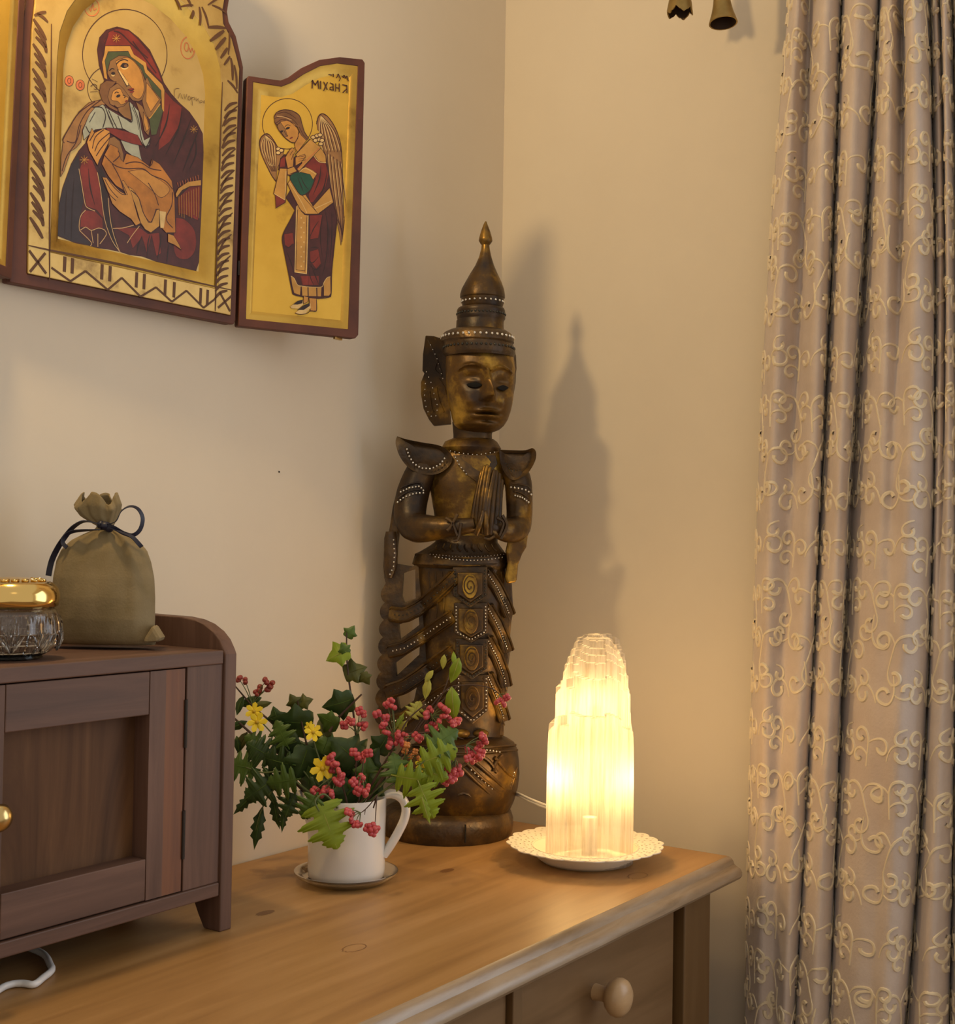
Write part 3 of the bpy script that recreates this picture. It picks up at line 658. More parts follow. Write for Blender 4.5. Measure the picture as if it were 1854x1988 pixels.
for X, Y in ((800, 960), (850, 940), (890, 930), (830, 1000), (880, 990), (915, 1000), (900, 1045), (350, 1110), (390, 1130), (350, 1160)): G.ell('line', X, Y, 34, 28); G.ell('cream', X, Y, 25, 19)
# robe
G.poly('robe', [(640, 1110), (760, 1000), (880, 1080), (960, 1180), (1000, 1400), (1040, 1650), (1080, 1850)] + Dd([(1250, 170), (1275, 330), (1255, 560), (1225, 900), (1190, 1200), (1190, 1480), (1080, 1500), (960, 1515), (800, 1490), (640, 1460), (600, 1380), (560, 1150), (500, 850), (465, 650), (490, 530), (580, 360), (655, 210), (520, 20)]) + [(560, 1540), (480, 1440), (350, 1380), (380, 1230), (430, 1180), (560, 1220)])
G.poly('red', [(640, 1380), (800, 1210), (960, 1290), (1000, 1440), (960, 1600), (870, 1700), (800, 1800), (760, 1800), (740, 1700), (830, 1500), (780, 1380)])
G.poly('red', Dd([(490, 560), (620, 540), (640, 700), (560, 760), (500, 720)])); G.poly('red', Dd([(870, 280), (1060, 270), (1000, 620), (880, 640)])); G.poly('red', Dd([(870, 820), (1000, 780), (1040, 1000), (970, 1080), (880, 960)])); G.poly('red', Dd([(730, 1180), (1010, 1180), (1010, 1320), (760, 1320)]))
G.poly('red', [(380, 1240), (440, 1200), (440, 1340), (370, 1350)])
for L in ([(900, 1320), (880, 1500), (800, 1700)], [(980, 1400), (940, 1600), (860, 1750)]): G.line('dark', L, 18, taper=True)
for L in ([(860, 640), (930, 480), (1010, 360)], [(870, 770), (950, 755), (1010, 760)], [(860, 960), (920, 985), (1000, 900)], [(850, 1000), (960, 1090), (1050, 1020)], [(1100, 200), (1140, 500), (1120, 900), (1060, 1180)], [(1200, 240), (1200, 600), (1170, 1000)], [(1060, 300), (1030, 600), (1060, 900)], [(540, 480), (620, 540)], [(500, 740), (560, 760), (620, 700)], [(520, 800), (600, 1000), (640, 1180)], [(890, 1010), (960, 1200), (1010, 1320)], [(850, 1010), (880, 1200), (940, 1330)], [(740, 1180), (770, 1320)], [(680, 1180), (720, 1300)], [(860, 1160), (850, 1320)]): G.line('dark', Dd(L), 13, taper=True)
for L in ([(1110, 260), (1160, 560), (1140, 950)], [(930, 1050), (990, 1280)]): G.line('navy', Dd(L), 10, taper=True)
# hem
G.poly('trim', Dd([(590, 1185), (640, 1220), (690, 1310), (740, 1330), (730, 1470), (640, 1440), (610, 1330)])); G.poly('trim', Dd([(1180, 1195), (1120, 1210), (1080, 1280), (1080, 1480), (1160, 1480), (1185, 1440)])); G.poly('trim', Dd([(750, 1340), (1050, 1345), (1040, 1490), (760, 1480)]))
for x in (745, 845, 975, 1065): G.line('line', Dd([(x, 1335), (x + 4, 1490)]), 16, 1)
G.line('cream', Dd([(590, 1185), (640, 1220), (690, 1315), (760, 1335), (900, 1350), (1050, 1345), (1085, 1275), (1130, 1210), (1180, 1195)]), 8)
G.line('line', Dd([(655, 210), (580, 360), (490, 530), (465, 650), (500, 850), (560, 1150), (610, 1400), (640, 1460), (800, 1495), (960, 1518), (1150, 1500), (1190, 1440), (1200, 1100), (1255, 560), (1275, 330), (1240, 150)]), 14)
# stole
G.poly('trim', Dd([(680, 130), (700, 130), (790, 270), (855, 285), (830, 1150), (645, 1130), (665, 600)]))
for L in ([(690, 200), (665, 1090), (800, 1110), (830, 300)],): G.line('cream', Dd([(675, 150), (650, 1125), (825, 1150), (848, 285)]), 10, 1); G.line('line', Dd(L), 7, 1)
for k in range(11): G.ell('cream', *Dd([(745 + 40 * (k % 2), 320 + k * 72)])[0], 9, 11)
G.poly('trim', [(470, 1560), (500, 1510), (600, 1640), (700, 1700), (860, 1950), (700, 1950), (640, 1900), (560, 1760)]); G.line('cream', [(490, 1540), (640, 1780), (720, 1940)], 8); G.line('line', [(470, 1560), (580, 1790), (680, 1945), (860, 1955)], 9); G.line('line', [(640, 1690), (780, 1850), (870, 1955)], 8)
G.poly('trim', [(795, 1850), (1010, 1610), (1060, 1800), (860, 1950)]); G.line('line', [(795, 1850), (1010, 1610)], 10, 1); G.line('line', [(860, 1955), (1065, 1805)], 10, 1); G.line('cream', [(820, 1880), (1040, 1780)], 7, 1)
# green sleeve, arms, shoulder cape
G.poly('teal', [(510, 1450), (600, 1410), (760, 1440), (810, 1530), (760, 1640), (680, 1700), (620, 1690), (540, 1570), (500, 1500)], 3)
for L in ([(640, 1470), (680, 1560), (740, 1640)], [(600, 1480), (640, 1580), (680, 1680)]): G.line('dark', L, 14, taper=True)
G.line('line', [(500, 1500), (540, 1570), (620, 1690), (680, 1705), (760, 1645), (810, 1530)], 10)
G.poly('trim', [(600, 1400), (700, 1340), (800, 1390), (850, 1430), (800, 1510), (760, 1440), (640, 1410)]); G.line('cream', [(620, 1410), (700, 1360), (840, 1440)], 8)
G.poly('trim', [(575, 1180), (760, 985), (900, 1095), (620, 1400), (590, 1370), (660, 1290), (600, 1230)]); G.line('line', [(575, 1180), (760, 985)], 10, 1); G.line('line', [(620, 1400), (900, 1100)], 10, 1); G.line('coral', [(600, 1370), (880, 1095)], 9, 1)
G.poly('trim', [(810, 1190), (900, 1100), (960, 1200), (965, 1290), (870, 1270)]); G.line('cream', [(808, 1200), (870, 1275), (965, 1290)], 10)
G.poly('trim', [(370, 1360), (460, 1360), (455, 1640), (430, 1790), (290, 1690), (330, 1520)]); G.poly('red', [(310, 1700), (430, 1770), (440, 1800), (320, 1870)]); G.line('line', [(290, 1690), (330, 1520), (370, 1360), (465, 1365), (455, 1640), (440, 1800), (315, 1875)], 9, 1); G.line('cream', [(300, 1690), (435, 1770), (450, 1400)], 8, 1)
G.poly('trim', [(465, 1370), (550, 1340), (590, 1400), (500, 1450), (470, 1450)]); G.line('line', [(465, 1450), (590, 1400)], 8, 1)
# head and hands
G.poly('skin', [(560, 1050), (620, 900), (720, 990), (600, 1150), (570, 1110)])
G.poly('hair', [(295, 700), (330, 640), (420, 605), (530, 620), (620, 680), (655, 790), (680, 880), (740, 970), (710, 1000), (640, 930), (600, 830), (540, 790), (350, 800), (310, 790)])
G.poly('skin', [(340, 800), (380, 760), (470, 740), (560, 790), (610, 880), (600, 980), (560, 1030), (510, 1020), (430, 960), (390, 900), (350, 860)])
G.poly('skind', [(340, 800), (380, 770), (440, 860), (470, 950), (430, 960), (390, 900), (350, 860)])
for L in ([(300, 720), (400, 690), (520, 720), (600, 800)], [(320, 780), (400, 730), (500, 760), (580, 830)], [(330, 660), (450, 640), (580, 720)], [(620, 830), (670, 930), (730, 990)]): G.line('line', L, 7); 
G.line('lite', [(330, 690), (420, 700), (520, 740)], 8)
G.line('line', [(295, 700), (330, 640), (420, 605), (530, 620), (620, 680), (655, 790), (690, 900), (745, 975)], 9); G.line('line', [(300, 760), (350, 860), (430, 960), (520, 1025), (570, 1020), (610, 940)], 9)
G.ell('dark', 470, 845, 30, 15, -0.4); G.ell('dark', 392, 885, 20, 13, -0.4); G.line('dark', [(430, 830), (465, 800), (505, 810)], 7); G.line('line', [(420, 870), (450, 930), (475, 940)], 8); G.ell('red', 515, 970, 24, 9, -0.5)
G.poly('skin', [(440, 1220), (500, 1120), (530, 1095), (575, 1140), (550, 1180), (540, 1340), (470, 1360)]); G.line('line', [(470, 1360), (440, 1220), (500, 1120), (530, 1095)], 7); G.line('line', [(500, 1190), (540, 1130)], 6, 1); G.line('line', [(520, 1250), (540, 1180)], 8, 1)
G.poly('skin', [(570, 1220), (690, 1180), (700, 1210), (640, 1290), (570, 1330)])
for k in range(3): G.line('line', [(610, 1215 + k * 28), (700, 1200 + k * 26)], 5, 1)
# feet
G.poly('skin', Dd([(780, 1480), (850, 1500), (840, 1570), (780, 1600)])); G.poly('skin', Dd([(860, 1510), (970, 1520), (970, 1700), (880, 1710)]))
G.poly('cream', Dd([(580, 1640), (680, 1570), (770, 1540), (770, 1610), (700, 1670), (600, 1665)])); G.poly('dark', Dd([(620, 1610), (690, 1555), (770, 1535), (760, 1590), (690, 1610)])); G.poly('cream', Dd([(660, 1730), (760, 1650), (880, 1590), (885, 1660), (800, 1750), (700, 1750)])); G.poly('dark', Dd([(690, 1690), (780, 1620), (870, 1585), (870, 1630), (780, 1690)]))
G.line('line', Dd([(650, 1735), (730, 1755), (830, 1740), (890, 1700), (970, 1705), (970, 1540)]), 8)
# lettering: MIXAHΛ and the line above it
def glyphs(pn, c, segs, ox, oy, s, wpx):
    for st_ in segs: pn.line(c, [(ox + x * s, oy + y * s) for x, y in st_], wpx, 1)
glyphs(G, 'line', [[(0, 100), (5, 0), (40, 60), (75, 5), (85, 105)]], 785, 228, 1, 15)
glyphs(G, 'line', [[(0, 0), (0, 95)]], 895, 240, 1, 15)
glyphs(G, 'line', [[(0, 0), (45, 95)], [(48, 5), (0, 110)]], 935, 250, 1, 14)
glyphs(G, 'line', [[(10, 0), (45, 15), (50, 95)], [(48, 50), (10, 55), (5, 85), (48, 90)]], 1010, 262, 1, 13)
glyphs(G, 'line', [[(0, 0), (0, 95)], [(45, 0), (45, 100)], [(0, 50), (45, 55)]], 1090, 272, 1, 14)
glyphs(G, 'line', [[(0, 0), (55, 10), (58, 105)], [(52, 55), (5, 100)]], 1178, 285, 1, 14)
G.line('line', [(1135, 235), (1150, 205)], 10, 1)
glyphs(G, 'line', [[(0, 10), (40, 15)], [(60, 5), (60, 35)], [(100, 50), (125, 5), (150, 60)], [(170, 30), (190, 45), (200, 20), (215, 55), (235, 30), (250, 90)]], 1000, 145, 1, 13)
G.mb.build('painted_angel', PMATS, rw)
# ---- left wing, cut by the picture's edge
def lw_at(u, v, h=0.0): return PL.o - PL.e1 * u + PL.e2 * v + PL.n * h
Wd, Hh = 0.145, 0.345
lo = [(0, 0), (Wd, 0), (Wd, Hh), (Wd * .8, Hh + 0.006), (Wd * .55, Hh), (Wd * .4, Hh - 0.02), (Wd * .2, Hh - 0.028), (0, Hh - 0.024)]
ins = lambda d: [(d, d), (Wd - d, d), (Wd - d, Hh - d), (Wd * .8, Hh + 0.006 - d), (Wd * .55, Hh - d), (Wd * .4, Hh - 0.02 - d), (Wd * .2, Hh - 0.028 - d), (d, Hh - 0.024 - d)]
f3 = lambda pts, h: [lw_at(a, b, h) for a, b in pts]
lwg = MB().prism(f3(lo, -0.005), -PL.n * 0.009).build('wing_panel', M_bole, T, bevel=0.0015)
MB().prism(f3(lo, 0), -PL.n * 0.0052, [f3(ins(0.010), 0)]).build('lacquered_rim', M_bole, lwg, bevel=0.0008)
MB().loft([f3(ins(0.010), -0.0008), f3(ins(0.014), -0.0016), f3(ins(0.018), -0.0045)], False, False).build('bevelled_frame', M_goldw, lwg, smooth=40, recalc=True)
MB().face(f3(ins(0.018), -0.0045)).build('gilded_field', M_goldg, lwg, recalc=True)
# hinges and the little catch under the right wing
for py in (235, 520): MB().tube([PM.at(468, py - 14, -0.004), PM.at(468, py + 14, -0.004)], 0.0022, 8).build('hinge', M_dark, T, smooth=60)
c0 = PW.at(660, 654, -0.006)
MB().box(c0 - V((0.006, 0.002, 0.003)), c0 + V((0.006, 0.002, 0.001))).build('catch', M_brass, T, bevel=0.0005)
# ------------------------------------------------------------------ carved gilded figure
sb = on_z(868, 1615, ZT); SV = View((sb.x, sb.y, ZT)); SB = sb
def antique(name, dark, mid, gold, stops, nscale=26, metal=(0.15, 0.75), bump=0.5):
    return noisy(mat(name, mid, 0.4), [dark, mid, gold], nscale=nscale, detail=8, stops=stops, bump=bump, bscale=60, rough=(0.52, 0.26), metal=metal)
M_st = antique('antique_gilt', (0.020, 0.010, 0.005), (0.085, 0.045, 0.012), (0.38, 0.215, 0.035), [0.38, 0.54, 0.70], 20)
M_stb = antique('antique_gilt_bright', (0.030, 0.014, 0.006), (0.135, 0.070, 0.014), (0.60, 0.37, 0.06), [0.36, 0.50, 0.64], 15)
M_std = antique('antique_dark', (0.028, 0.016, 0.008), (0.075, 0.042, 0.016), (0.20, 0.115, 0.035), [0.34, 0.52, 0.70], 34, (0.1, 0.55), 1.0)
M_bead = mat('mirror_glass_inlay', (0.85, 0.82, 0.74), 0.08, 0.9)
M_bead_d = mat('dark_glass_inlay', (0.03, 0.03, 0.025), 0.15)
S = thing('praying_figure', 'tall carved gilded wooden praying figure with pointed crown in the corner', 'statue', (sb.x, sb.y, ZT))
class Body:
    """elliptical sections given by their left and right outline in the photograph"""
    def __init__(s, rows): s.rows = rows          # (py, left, right, depth ratio, w)
    def sec(s, py):
        r = lerp_rows(s.rows, py); c = (r[1] + r[2]) / 2
        a = SV.m((r[2] - r[1]) / 2)
        return c, a, a * r[3], r[4]
    def w(s, px, py, out=0.0):
        c, a, b, w0 = s.sec(py); u = max(-0.98, min(0.98, SV.m(px - c) / max(a, 1e-6)))
        return w0 + b * math.sqrt(1 - u * u) + out
    def p(s, px, py, out=0.0): return SV(px, py, s.w(px, py, out))
    def mesh(s, n=40, step=None, fn=None, mb=None, cap=True):
        mb = mb or MB(); ys = [r[0] for r in s.rows]
        if step:
            k = max(2, int((ys[-1] - ys[0]) / step)); ys = [ys[0] + (ys[-1] - ys[0]) * i / k for i in range(k + 1)]
        rings = []
        for y in ys[::-1]:
            c, a, b, w0 = s.sec(y); ctr = SV(c, y, w0); rg = []
            for j in range(n):
                t = 2 * math.pi * j / n
                p = ctr + RH * a * math.cos(t) - FH * b * math.sin(t)
                if fn: p = p + fn(c + a * math.cos(t) / SV.m(1), y, math.sin(t), t)
                rg.append(p)
            rings.append(rg)
        return mb.loft(rings, cap, cap)
def beads(pts, r, mb): 
    for p in pts: mb.ball(p, r, 6, 4)
def along(pts, n):
    """n points evenly along a pixel polyline"""
    L = [0]
    for a, b in zip(pts, pts[1:]): L.append(L[-1] + math.hypot(b[0] - a[0], b[1] - a[1]))
    out = []
    for k in range(n):
        d = L[-1] * k / max(1, n - 1)
        for i in range(len(pts) - 1):
            if d <= L[i + 1] + 1e-6:
                t = (d - L[i]) / max(1e-6, L[i + 1] - L[i]); out.append((pts[i][0] + (pts[i + 1][0] - pts[i][0]) * t, pts[i][1] + (pts[i + 1][1] - pts[i][1]) * t)); break
    return out
bead = MB(); dbead = MB(); ridge = MB()
def bead_row(body, pts, n, r=1.9, out=0.001, mb=None): beads([body.p(x, y, out) for x, y in along(pts, n)], SV.m(r), mb or bead)
def ridge_on(body, pts, wpx, out=0.0005, sm=4):
    ps = [body.p(x, y, out) for x, y in pts]
    if len(ps) > 2: ps = catmull(ps, sm)
    ridge.tube(ps, SV.m(wpx), 6)

# plinth and lotus bulb
plinth = Body([(1582, 752, 985, 1, 0), (1588, 744, 992, 1, 0), (1600, 740, 996, 1, 0), (1615, 740, 996, 1, 0), (1630, 744, 992, 1, 0)])
R0 = SV.m(127)
MB().lathe(SB, [(R0 * 0.965, 0.0), (R0 * 0.99, 0.004), (R0, 0.012), (R0, 0.020), (R0 * 0.97, 0.028), (R0 * 0.88, 0.033), (R0 * 0.80, 0.034)], 64).build('plinth', M_std, S, smooth=50)
bulb = Body([(1425, 838, 966, 0.9, 0), (1432, 830, 985, 0.95, 0), (1440, 812, 998, 0.95, 0), (1452, 795, 1004, 0.95, 0), (1475, 783, 1007, 0.95, 0), (1500, 776, 1008, 0.95, 0), (1525, 775, 1005, 0.95, 0), (1550, 778, 998, 0.95, 0), (1572, 786, 988, 0.93, 0), (1590, 794, 980, 0.92, 0), (1608, 796, 972, 0.92, 0)])
bulb.mesh(56).build('lotus_base', M_st, S, smooth=60)
# skirt core
skirt = Body([(1096, 808, 985, 0.62, 0), (1130, 810, 984, 0.62, 0), (1180, 815, 984, 0.62, 0), (1240, 820, 983, 0.62, 0), (1300, 824, 982, 0.62, 0), (1360, 826, 980, 0.62, 0), (1405, 828, 977, 0.64, 0), (1430, 830, 975, 0.66, 0)])
skirt.mesh(48).build('skirt', M_st, S, smooth=60)
waist = Body([(1040, 846, 966, 0.62, 0), (1052, 845, 966, 0.62, 0), (1060, 835, 972, 0.62, 0), (1072, 815, 981, 0.64, 0), (1076, 806, 985, 0.65, 0), (1096, 800, 988, 0.66, 0), (1100, 806, 987, 0.65, 0), (1104, 812, 984, 0.64, 0)])
waist.mesh(48).build('waist_sash', M_std, S, smooth=45)
torso = Body([(866, 870, 962, 0.5, 0), (880, 842, 985, 0.52, 0), (905, 834, 985, 0.55, 0), (935, 832, 980, 0.56, 0), (970, 838, 974, 0.56, 0), (1000, 843, 970, 0.57, 0), (1030, 846, 966, 0.6, 0), (1050, 848, 964, 0.6, 0)])
def chest(px, y, s, t):
    d = 0.0
    if s > 0: d += 0.004 * math.exp(-((px - 870) / 26) ** 2 - ((y - 945) / 32) ** 2) + 0.004 * math.exp(-((px - 950) / 24) ** 2 - ((y - 945) / 32) ** 2)
    return -FH * d
torso.mesh(48, 6, chest).build('torso', M_stb, S, smooth=60)
# openwork drapery at both sides, a carved slab with piercings
def slab(name, pts, holes, w0, th, m):
    return MB().prism([SV(x, y, w0) for x, y in pts], FH * th, [[SV(x, y, w0) for x, y in h] for h in holes]).build(name, m, S, bevel=0.0022)
lft = [(835, 1085), (800, 1100), (770, 1095), (771, 1036), (750, 1032), (746, 1060), (744, 1100), (746, 1122), (749, 1132)] + [(749 - 14 * (q / 64) - 9 * abs(math.sin(math.pi * q / 8)) ** 0.7, 1136 + 270 * q / 64) for q in range(1, 65)] + [(738, 1425), (840, 1425)]
holes = [[(783, 1113), (806, 1105), (807, 1162), (785, 1171), (780, 1158)], [(774, 1213), (813, 1197), (814, 1214), (777, 1242)], [(768, 1287), (815, 1253), (814, 1272), (770, 1313)], [(811, 1326), (770, 1349), (777, 1380), (803, 1363)]]
slab('pierced_drapery', lft, holes, 0.012, 0.022, M_std)
rgt = [(960, 1085), (986, 1098), (994, 1135), (995, 1160), (997, 1185), (993, 1206), (990, 1240), (992, 1260), (989, 1276), (986, 1300), (987, 1330), (984, 1345), (980, 1380), (978, 1430), (950, 1432)]
slab('pierced_drapery', rgt, [], 0.012, 0.022, M_std)
# swags: raised bands running from the apron out to the drapery
def swag(name, path, wd, w_in, w_out, right=False):
    n = 14; P = along(path, n); mb = MB(); pts = []
    for i, (x, y) in enumerate(P):
        t = i / (n - 1); c, a, b, w0 = skirt.sec(y)
        ws = skirt.w(x, y, 0.004) if abs(SV.m(x - c)) < a * 0.97 else 0.02
        pts.append(SV(x, y, max(ws, 0.018)))
    pts = catmull(pts, 3)
    rings = []
    m = len(pts)
    for i, p in enumerate(pts):
        t = (pts[min(i + 1, m - 1)] - pts[max(i - 1, 0)]).normalized(); u = (-FH).cross(t).normalized(); nn = t.cross(u).normalized()
        h = SV.m(wd) / 2 * (1 if 0 < i < m - 1 else 0.8)
        if nn.dot(FH) > 0: nn = -nn
        rings.append([p - u * h - nn * 0.006, p + u * h - nn * 0.006, p + u * h + nn * 0.002, p + u * h * 0.8 + nn * 0.004, p + u * h * 0.6 + nn * 0.002, p - u * h * 0.6 + nn * 0.002, p - u * h * 0.8 + nn * 0.004, p - u * h + nn * 0.002])
    mb.loft(rings).build(name, M_st if not right else M_st, S, smooth=40, recalc=True)
    beads([p - FH * 0.004 for p in pts[2:-2:2]], SV.m(1.7), bead if wd < 27 else dbead)
    for off in (-0.36, 0.36): ridge.tube([p - FH * 0.0035 + ZV * SV.m(wd) * off for p in pts[1:-1]], SV.m(1.5), 5)
swag('swag', [(884, 1118), (850, 1150), (815, 1180), (785, 1195), (755, 1192)], 30, 0, 0)
swag('swag', [(880, 1195), (850, 1215), (815, 1240), (785, 1258), (752, 1266)], 26, 0, 0)
swag('swag', [(880, 1262), (850, 1285), (815, 1312), (785, 1332), (748, 1345)], 30, 0, 0)
swag('swag', [(876, 1335), (850, 1350), (815, 1375), (785, 1395), (750, 1402)], 26, 0, 0)
for a in ([(946, 1112), (965, 1140), (982, 1175), (990, 1196)], [(946, 1178), (965, 1210), (980, 1245), (987, 1266)], [(946, 1240), (965, 1275), (978, 1310), (983, 1334)], [(946, 1310), (962, 1345), (974, 1380), (980, 1400)]): swag('swag', a, 26, 0, 0, True)
# pierced lower end: side tassel at the left elbow, ribbon at the right
tas = Body([(1032, 749, 770, 0.7, 0.018), (1045, 746, 772, 0.7, 0.018), (1080, 745, 772, 0.7, 0.018), (1105, 746, 769, 0.7, 0.018), (1122, 750, 762, 0.7, 0.018)])
tas.mesh(20).build('side_tassel', M_std, S, smooth=60)
bead_row(tas, [(764, 1048), (766, 1075), (764, 1100), (757, 1115)], 9)
rib = MB(); rib.prism([SV(x, y, 0.03) for x, y in ((1000, 1030), (1026, 1030), (1022, 1062), (1014, 1075), (1006, 1096), (1003, 1130), (984, 1134), (980, 1120), (985, 1095), (982, 1070), (986, 1050))], FH * 0.03)
rib.build('arm_ribbon', M_stb, S, bevel=0.003)
# apron: four overlapping six-sided pendants
for k, (y0, y1, yt) in enumerate(((1100, 1156, 1180), (1170, 1228, 1248), (1240, 1298, 1320), (1310, 1380, 1406))):
    cx = 912.5 + k * 1.5; hw = 34 - k * 1.0
    for lay, (s_, o_, m_) in enumerate(((1.0, 0.010, M_std), (0.72, 0.0125, M_st), (0.45, 0.015, M_stb))):
        cy = (y0 + yt) / 2 + 2
        hexp = [(cx - hw * s_, cy + (y0 - cy) * (s_ if lay else 1)), (cx + hw * s_, cy + (y0 - cy) * (s_ if lay else 1)), (cx + hw * s_, cy + (y1 - cy) * s_), (cx, cy + (yt - cy) * s_), (cx - hw * s_, cy + (y1 - cy) * s_)]
        if lay == 2: hexp = [(cx + 15 * math.cos(t * math.pi / 8), cy - 4 + 24 * math.sin(t * math.pi / 8)) for t in range(16)]
        ww = skirt.w(cx, y0, o_ - k * 0.0006)
        MB().prism([SV(x, y, ww - 0.006 * ((x - cx) / hw) ** 2) for x, y in hexp], FH * 0.006).build('apron_pendant', m_, S, bevel=0.0012)
    ww = skirt.w(cx, y0, 0.0155)
    sp = [SV(cx + (2 + 0.9 * t) * math.cos(t * 0.9), cy - 4 + (3 + 1.35 * t) * math.sin(t * 0.9), ww) for t in range(14)]
    ridge.tube(catmull(sp, 2), SV.m(1.3), 5)
    edge = [(cx - hw * .86, y0 + 8), (cx - hw * .86, y1 - 2), (cx, yt - 6), (cx + hw * .86, y1 - 2), (cx + hw * .86, y0 + 8)]
    beads([SV(x, y, skirt.w(cx, y0, 0.011) - 0.006 * ((x - cx) / hw) ** 2) for x, y in along(edge, 26)], SV.m(1.8), bead if k in (3,) else (dbead if k != 1 else bead))
# belt and sash ornaments
bead_row(waist, [(845, 1081), (880, 1086), (915, 1088), (950, 1086), (975, 1082)], 20, 1.7)
bead_row(waist, [(835, 1076), (880, 1080), (915, 1081), (950, 1079), (978, 1076)], 24, 1.0)
for yy in (1077, 1092): ridge_on(waist, [(806, yy), (850, yy + 4), (900, yy + 6), (950, yy + 4), (984, yy)], 1.6)
for k in range(9): ridge_on(waist, [(850 + k * 13, 1056), (846 + k * 14, 1064), (852 + k * 14, 1070)], 1.6)
# lotus ornament: V-shaped bands with beads
for P in ([(906, 1482), (935, 1510), (965, 1535), (985, 1560)], [(1003, 1490), (996, 1515), (988, 1540), (983, 1562)], [(898, 1492), (925, 1518), (955, 1545), (978, 1575)], [(906, 1482), (870, 1510), (835, 1540), (805, 1565)], [(960, 1470), (985, 1500), (1000, 1512)], [(920, 1478), (948, 1502), (976, 1528), (992, 1545)], [(880, 1500), (848, 1528), (815, 1556)], [(930, 1465), (950, 1478), (965, 1500)], [(975, 1466), (962, 1482), (958, 1498)], [(870, 1560), (900, 1540), (930, 1560), (950, 1590)], [(820, 1500), (845, 1485), (870, 1478)]): ridge_on(bulb, P, 3.4, 0.0012)
for y_, a_, b_ in ((1446, 800, 1001), (1456, 796, 1004)): ridge_on(bulb, [(a_ + (b_ - a_) * q / 10, y_ + 6 * math.sin(math.pi * q / 10)) for q in range(11)], 2.2, 0.0006)
for fx in (898, 934): MB().ball(SV(fx, 1424, skirt.w(fx, 1424, 0.004)), SV.m(15), 14, 9, sq=(ZV, 0.55)).build('foot', M_stb, S, smooth=180)
bead_row(bulb, [(915, 1495), (945, 1522), (975, 1550)], 10, 2.0, 0.002); bead_row(bulb, [(998, 1500), (985, 1545)], 8, 1.8, 0.002); bead_row(bulb, [(945, 1456), (970, 1460)], 5, 2.0, 0.002)
crack = MB(); crack.tube([bulb.p(905, 1568, -0.0005), bulb.p(907, 1590, 0.0006)], 0.0012, 5)
crack.tube([SB + (-FH) * R0 * 1.0 + RH * 0.024 + ZV * 0.006, SB + (-FH) * R0 * 0.985 + RH * 0.024 + ZV * 0.028], 0.0012, 5)
crack.build('drying_crack', mat('crack', (0.01, 0.006, 0.004), 0.9), S)

# neck, head, crown
neck = Body([(820, 878, 958, 0.75, 0.0), (845, 880, 955, 0.75, 0), (858, 880, 956, 0.75, 0), (870, 872, 962, 0.72, 0)])
neck.mesh(32).build('neck', M_st, S, smooth=60)
collar = Body([(852, 878, 958, 0.75, 0), (858, 864, 966, 0.8, 0.0), (870, 857, 973, 0.82, 0.0), (882, 862, 970, 0.8, 0), (888, 872, 962, 0.8, 0)])
collar.mesh(40).build('collar', M_stb, S, smooth=40)
bead_row(collar, [(866, 874), (895, 880), (925, 883), (960, 878)], 12, 1.5)
bib = MB().prism([torso.p(x, y, 0.004) for x, y in ((878, 884), (962, 884), (966, 900), (950, 925), (930, 940), (910, 925), (888, 902))], FH * 0.010).build('bib', M_std, S, bevel=0.001)
for P in ([(884, 888), (893, 905), (905, 920)],): beads([torso.p(x, y, 0.0045) for x, y in along(P, 6)], SV.m(1.9), bead)
HW = 0.012
head = Body([(668, 878, 986, 0.80, HW - 0.006), (690, 866, 997, 0.86, HW - 0.003), (715, 865, 1000, 0.88, HW), (740, 866, 999, 0.88, HW), (765, 868, 997, 0.88, HW), (785, 871, 994, 0.87, HW), (800, 875, 990, 0.85, HW), (815, 878, 985, 0.83, HW), (826, 882, 978, 0.79, HW), (834, 890, 969, 0.70, HW), (840, 908, 954, 0.45, HW)])
def gs(v, c, s): return math.exp(-((v - c) / s) ** 2)
FD = (-FH * 0.93 + RH * 0.36).normalized()
def face(px, y, s, t):
    if s < 0.02: return V((0, 0, 0))
    d = 0.0
    nx = 943 + (y - 730) * 0.04
    prof = 0.0
    if 712 < y < 792:
        prof = 0.004 + 0.0095 * max(0, min(1, (y - 722) / 52.0)) if y < 776 else 0.0135 * max(0, 1 - (y - 776) / 9.0)
        if y < 722: prof *= (y - 712) / 10
    wd = 5.2 + max(0, (y - 750) / 26) * 3.4
    d += prof * 1.25 * gs(px, nx, wd)
    d -= 0.0055 * gs(px, 918, 19) * gs(y, 744, 13) + 0.0055 * gs(px, 975, 13) * gs(y, 750, 13)
    d += 0.0035 * gs(px, 921, 14) * gs(y, 746, 6) + 0.0030 * gs(px, 976, 10) * gs(y, 752, 6)
    by = 716 + ((px - 914) / 26) ** 2 * 9; d += 0.0046 * gs(y, by, 3.0) * (1 if 888 < px < 942 else 0)
    by = 719 + ((px - 971) / 20) ** 2 * 9; d += 0.0046 * gs(y, by, 3.0) * (1 if 950 < px < 992 else 0)
    d += 0.0066 * gs(px, 945, 16) * (gs(y, 802, 3.4) + gs(y, 812, 4.0)) - 0.0050 * gs(px, 945, 19) * gs(y, 807, 2.0) - 0.0022 * gs(px, 945, 20) * gs(y, 820, 4)
    d += 0.0040 * gs(px, 944, 16) * gs(y, 829, 8)
    d += 0.0030 * gs(px, 905, 18) * gs(y, 785, 18) + 0.0025 * gs(px, 978, 12) * gs(y, 788, 18)
    d -= 0.0015 * gs(px, 944, 3) * gs(y, 794, 4)
    return FD * d * 1.45
head.mesh(110, 1.8, face).build('head', M_stb, S, smooth=70)
M_eye = mat('dark_eye', (0.005, 0.0045, 0.004), 0.6, **{'Specular IOR Level': 0.2})
